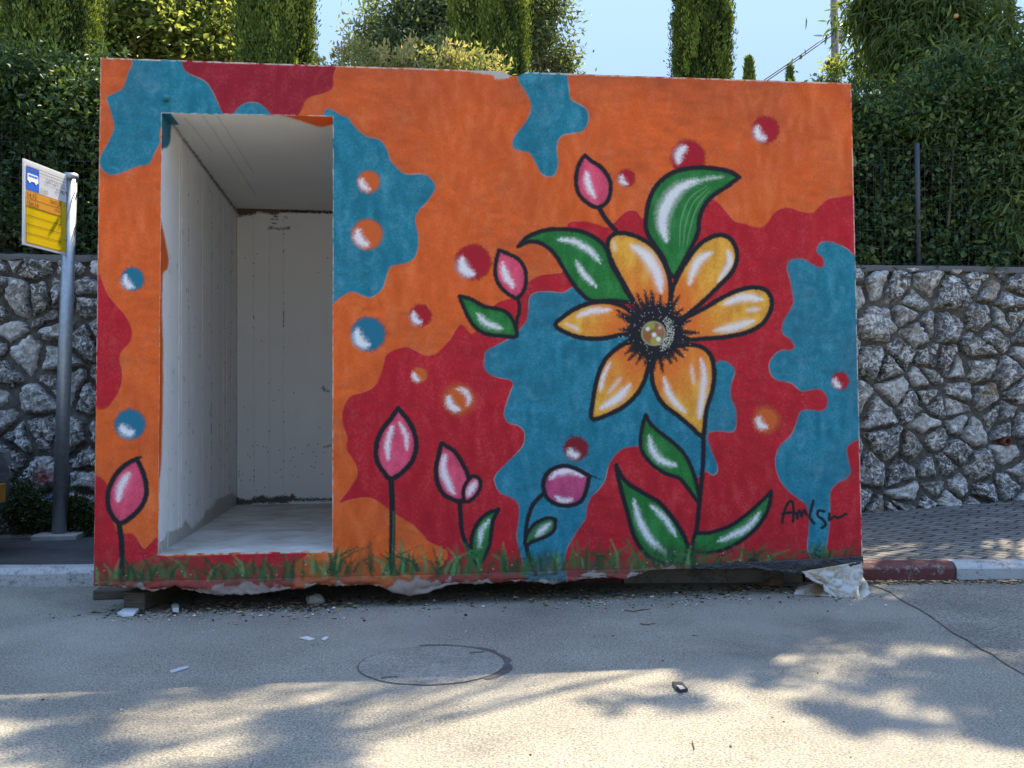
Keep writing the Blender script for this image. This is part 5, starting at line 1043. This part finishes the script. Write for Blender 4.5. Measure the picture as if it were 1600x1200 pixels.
mb.tube(pts, .06, 8); mb.build("bumper_trim", M_blk, car, True)
for sx in (-1.25, 1.30):
    for sgn in (-1, 1):
        mb = MB(); mb.tube([(sx, sgn*.66, .30), (sx, sgn*.69, .30), (sx, sgn*.83, .30), (sx, sgn*.86, .30)], [.28, .30, .30, .28], 28); wh = mb.build("wheel", M_tyre, car, True)
        mb = MB(); mb.tube([(sx, sgn*.80, .30), (sx, sgn*.867, .30)], [.20, .19], 20)
        mb.build("rim", M_rim, wh, False, bevel=.01)
# number plate, on the nose
pc = Vector((2.155, 0, .42)); py = Vector((0, 1, 0))
mb = MB(); mb.box(2.12, 2.15, -.26, .26, .355, .475); plate = mb.build("number_plate", M_plate, car, bevel=.004)
text_bm("38-956-71", .115, M_blk, plate, "plate_digits", (2.155, -.235, .375), (0, 1, 0), (0, 0, 1), (1, 0, 0), 'LEFT', .001, .78)
car.rotation_euler[2] = math.radians(-6)

# ================================================================== LITTER and debris
def rock(name, label, cat, loc, r, mat, seed, sq=(1, .8, .7), group=None):
    import bmesh; bm = bmesh.new(); bmesh.ops.create_icosphere(bm, subdivisions=3, radius=r)
    for v_ in bm.verts:
        q = v_.co/r; f_ = 1+.25*mnoise.noise(q*1.3+Vector((seed, 0, 0)))+.12*mnoise.noise(q*3.1+Vector((0, seed, 0))); v_.co = Vector((v_.co.x*sq[0], v_.co.y*sq[1], v_.co.z*sq[2]))*f_
    me_ = bpy.data.meshes.new(name); bm.to_mesh(me_); bm.free(); me_.materials.append(mat); o = link(bpy.data.objects.new(name, me_)); o.location = loc; return tag(o, label, cat, group)
M_rock = m_concrete("loose rock", (.42,.39,.34), 6)
g_ = at_z(492, 944, 0); rock("rock", "rounded pale rock lying in the shadow under the shelter's doorway end", "rock", (g_[0], g_[1]+.02, .02), .045, M_rock, 3, (1.1, .8, .65))
g_ = at_z(1215, 918, 0); rock("rock", "brown rock under the shelter beside the torn white sheet", "rock", (g_[0], g_[1]+.05, .02), .040, m_concrete("brown rock", (.22,.14,.08), 6), 8, (1.3, .8, .7))
g_ = at_z(537, 968, 0); rock("stone_chip", "small angular stone chip on the asphalt below the doorway", "stone", (g_[0], g_[1], .006), .012, M_rock, 5)
# pebbles, chips and dead leaves scattered near the shelter foot
def scatter_stuff(name, pts, size, mats, label, flat=.6):
    V_, F_, MI = [], [], []
    ico = [(0,0,1),(.9,0,.3),(.25,.85,.35),(-.7,.5,.3),(-.7,-.5,.35),(.3,-.85,.3),(0,0,-.6)]; tri = [(0,1,2),(0,2,3),(0,3,4),(0,4,5),(0,5,1),(6,2,1),(6,3,2),(6,4,3),(6,5,4),(6,1,5)]
    for i, (x, y, z) in enumerate(pts):
        s_ = size*RNG.lognormal(0, .5); s_ = min(s_, size*2.6); a = RNG.uniform(0, 6.28); ca, sa = math.cos(a), math.sin(a); b = len(V_)
        for (u, v, w_) in ico: u, v, w_ = u*s_*RNG.uniform(.7, 1.2), v*s_*RNG.uniform(.5, 1.1), w_*s_*flat; V_.append((x+u*ca-v*sa, y+u*sa+v*ca, z+w_+s_*flat*.4))
        mi = int(RNG.integers(0, len(mats))); F_ += [tuple(b+q for q in t) for t in tri]; MI += [mi]*len(tri)
    mb = MB(); mb.v = V_; mb.f = F_; mb.m = MI; return tag(mb.build(name, mats), label, name.replace('_', ' '), kind="stuff")
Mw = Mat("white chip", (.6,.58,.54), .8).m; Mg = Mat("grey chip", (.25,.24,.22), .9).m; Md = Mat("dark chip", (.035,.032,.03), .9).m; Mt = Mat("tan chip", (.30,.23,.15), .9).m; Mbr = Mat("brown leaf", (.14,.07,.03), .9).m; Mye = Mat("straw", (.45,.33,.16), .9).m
pts = []
for i in range(520): x = RNG.uniform(.1, 4.0); y = min(yk(x)-.03, RNG.normal(.02, .14)-.03*x); pts.append((x, y, 0))
for i in range(160): x = RNG.uniform(.1, 1.2); pts.append((x, RNG.normal(-.1, .08), 0))
scatter_stuff("gravel", pts, .0055, [Mw, Mg, Mg, Md, Mt], "loose pebbles and plaster crumbs strewn along the shelter's foot")
pts = [(RNG.uniform(-3, 6), RNG.uniform(-3.2, .2), 0) for _ in range(420)]
scatter_stuff("grit", pts, .0032, [Md, Md, Mg, Mw], "scattered dark grit on the asphalt", .5)
pts = []
for i in range(3200): x = RNG.uniform(3.95, 7.2); pts.append((x, yk(x)-abs(RNG.normal(0, .045))-.002, .004))
for i in range(500): x = RNG.normal(2.3, .30) if i % 2 else RNG.normal(3.4, .25); pts.append((x, yk(x)-.12-abs(RNG.normal(0, .10)), 0))
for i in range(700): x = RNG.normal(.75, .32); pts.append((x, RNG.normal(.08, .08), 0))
for i in range(900): x = RNG.uniform(.3, 3.9); pts.append((x, min(yk(x)-.02, RNG.normal(.18, .12)-.03*x), 0))  # extra dark litter added under the shelter to deepen the contact shade
scatter_stuff("dirt", pts, .0085, [Mbr, Md, Mbr, Mt, Mye, Md], "brown leaf litter and dirt against the kerb, with dark bits added as shade under the shelter", .35)
def twig(pxs, label, r=.003):
    P_ = [at_z(a, b, 0) for a, b in pxs]; c0 = P_[0]; mb = MB(); mb.tube([(p_[0]-c0[0], p_[1]-c0[1], r+.001+.002*(i % 2)) for i, p_ in enumerate(P_)], [r*.8]+[r]*(len(P_)-2)+[r*.4], 6)
    o = mb.build("twig", M_bark, None, True); o.location = (c0[0], c0[1], 0); tag(o, label, "twig", "twigs on the asphalt")
twig([(976,955),(990,957),(1003,954),(1018,953)], "crooked longer twig on the road nearest the painted wall"); twig([(1000,976),(1012,978),(1024,975)], "curved twig on the road below the crooked longer one"); twig([(1082,994),(1092,996)], "short dark twig fragment to the side of the curved twig"); twig([(1082,1160),(1085,1174)], "tiny upright-looking twig in the sunlit road nearest the viewer")
def flat_scrap(name, label, cat, poly, mat, h=.004, lift=.002, tilt=.0, group=None):
    P_ = [at_z(a, b, 0) for a, b in poly]; c0 = np.mean(P_, 0); n = len(P_); mb = MB()
    top = [(p_[0]-c0[0], p_[1]-c0[1], lift+h+tilt*(i % 2)) for i, p_ in enumerate(P_)]; bot = [(a, b, lift) for a, b, c_ in top]
    mb.add(top+bot, [tuple(range(n)), tuple(range(n, 2*n))[::-1]]+[(i, i+n, (i+1)%n+n, (i+1)%n) for i in range(n)]); o = mb.build(name, mat); o.location = (c0[0], c0[1], 0); return tag(o, label, cat, group)
o = flat_scrap("crushed_packet", "small crushed dark packet with a pale face lying on sunlit asphalt", "packet", [(1050,1070),(1066,1072),(1075,1081),(1064,1083),(1056,1080)], Mat("packet edge", (.04,.04,.04), .5).m, h=.010, tilt=.003)
P_ = [at_z(a, b, .012) for a, b in [(1057,1073),(1066,1074),(1071,1079),(1063,1080)]]; c0 = np.array(o.location); mb = MB(); mb.add([(p_[0]-c0[0], p_[1]-c0[1], .0185) for p_ in P_], [(0,1,2,3)]); mb.build("pale_face", Mat("packet face", (.42,.42,.40), .5).m, o)
flat_scrap("paper_scrap", "white torn paper scrap with a red corner beside the timber beam end", "paper", [(183,960),(198,953),(214,950),(217,956),(208,964),(192,965)], Mat("paper", (.6,.62,.64), .7).m, .006, .003, .008)
flat_scrap("plastic_strip", "translucent pale strip lying alone on the shaded asphalt", "litter", [(265,1050),(280,1045),(294,1042),(294,1045),(278,1050),(268,1053)], Mat("pale plastic", (.42,.46,.48), .4).m, .003)
flat_scrap("plaster_flake", "long white plaster flake on the asphalt above the manhole's far side", "plaster", [(468,998),(480,996),(492,1000),(484,1002)], Mw, .004); flat_scrap("plaster_flake", "round white plaster flake next to the long one", "plaster", [(502,1000),(509,996),(513,998),(507,1002)], Mw, .004)
flat_scrap("bottle_cap", "white bottle cap under the shelter beside the timber beam", "cap", [(268,950),(274,948),(280,952),(279,957),(270,957)], Mw, .02, .0)
# fallen sheet beneath the torn liner
mb = MB(); P_ = [at_z(1240,930,0), at_z(1297,934,0), at_z(1262,918,0)+np.array([0, 0, .0])]; 
a, b, c_ = [Vector(p_) for p_ in P_]; b2 = b+Vector((.02, .01, 0)); c2 = Vector((c_.x, a.y+.05, .055)); d2 = Vector(((a.x*2+c2.x)/3, a.y+.08, .03)); o0 = a.copy()
mb.add([a-o0+Vector((0,0,.004)), b2-o0+Vector((0,0,.006)), c2-o0, d2-o0, (c2-o0)*.5+(b2-o0)*.5+Vector((0,-.012,.006))], [(0,1,4,2,3)]); o = mb.build("fallen_board", M_torn); o.location = o0; md = o.modifiers.new("s", 'SOLIDIFY'); md.thickness = .004; tag(o, "bent pale sheet fallen on the road under the shelter's torn corner", "sheet")
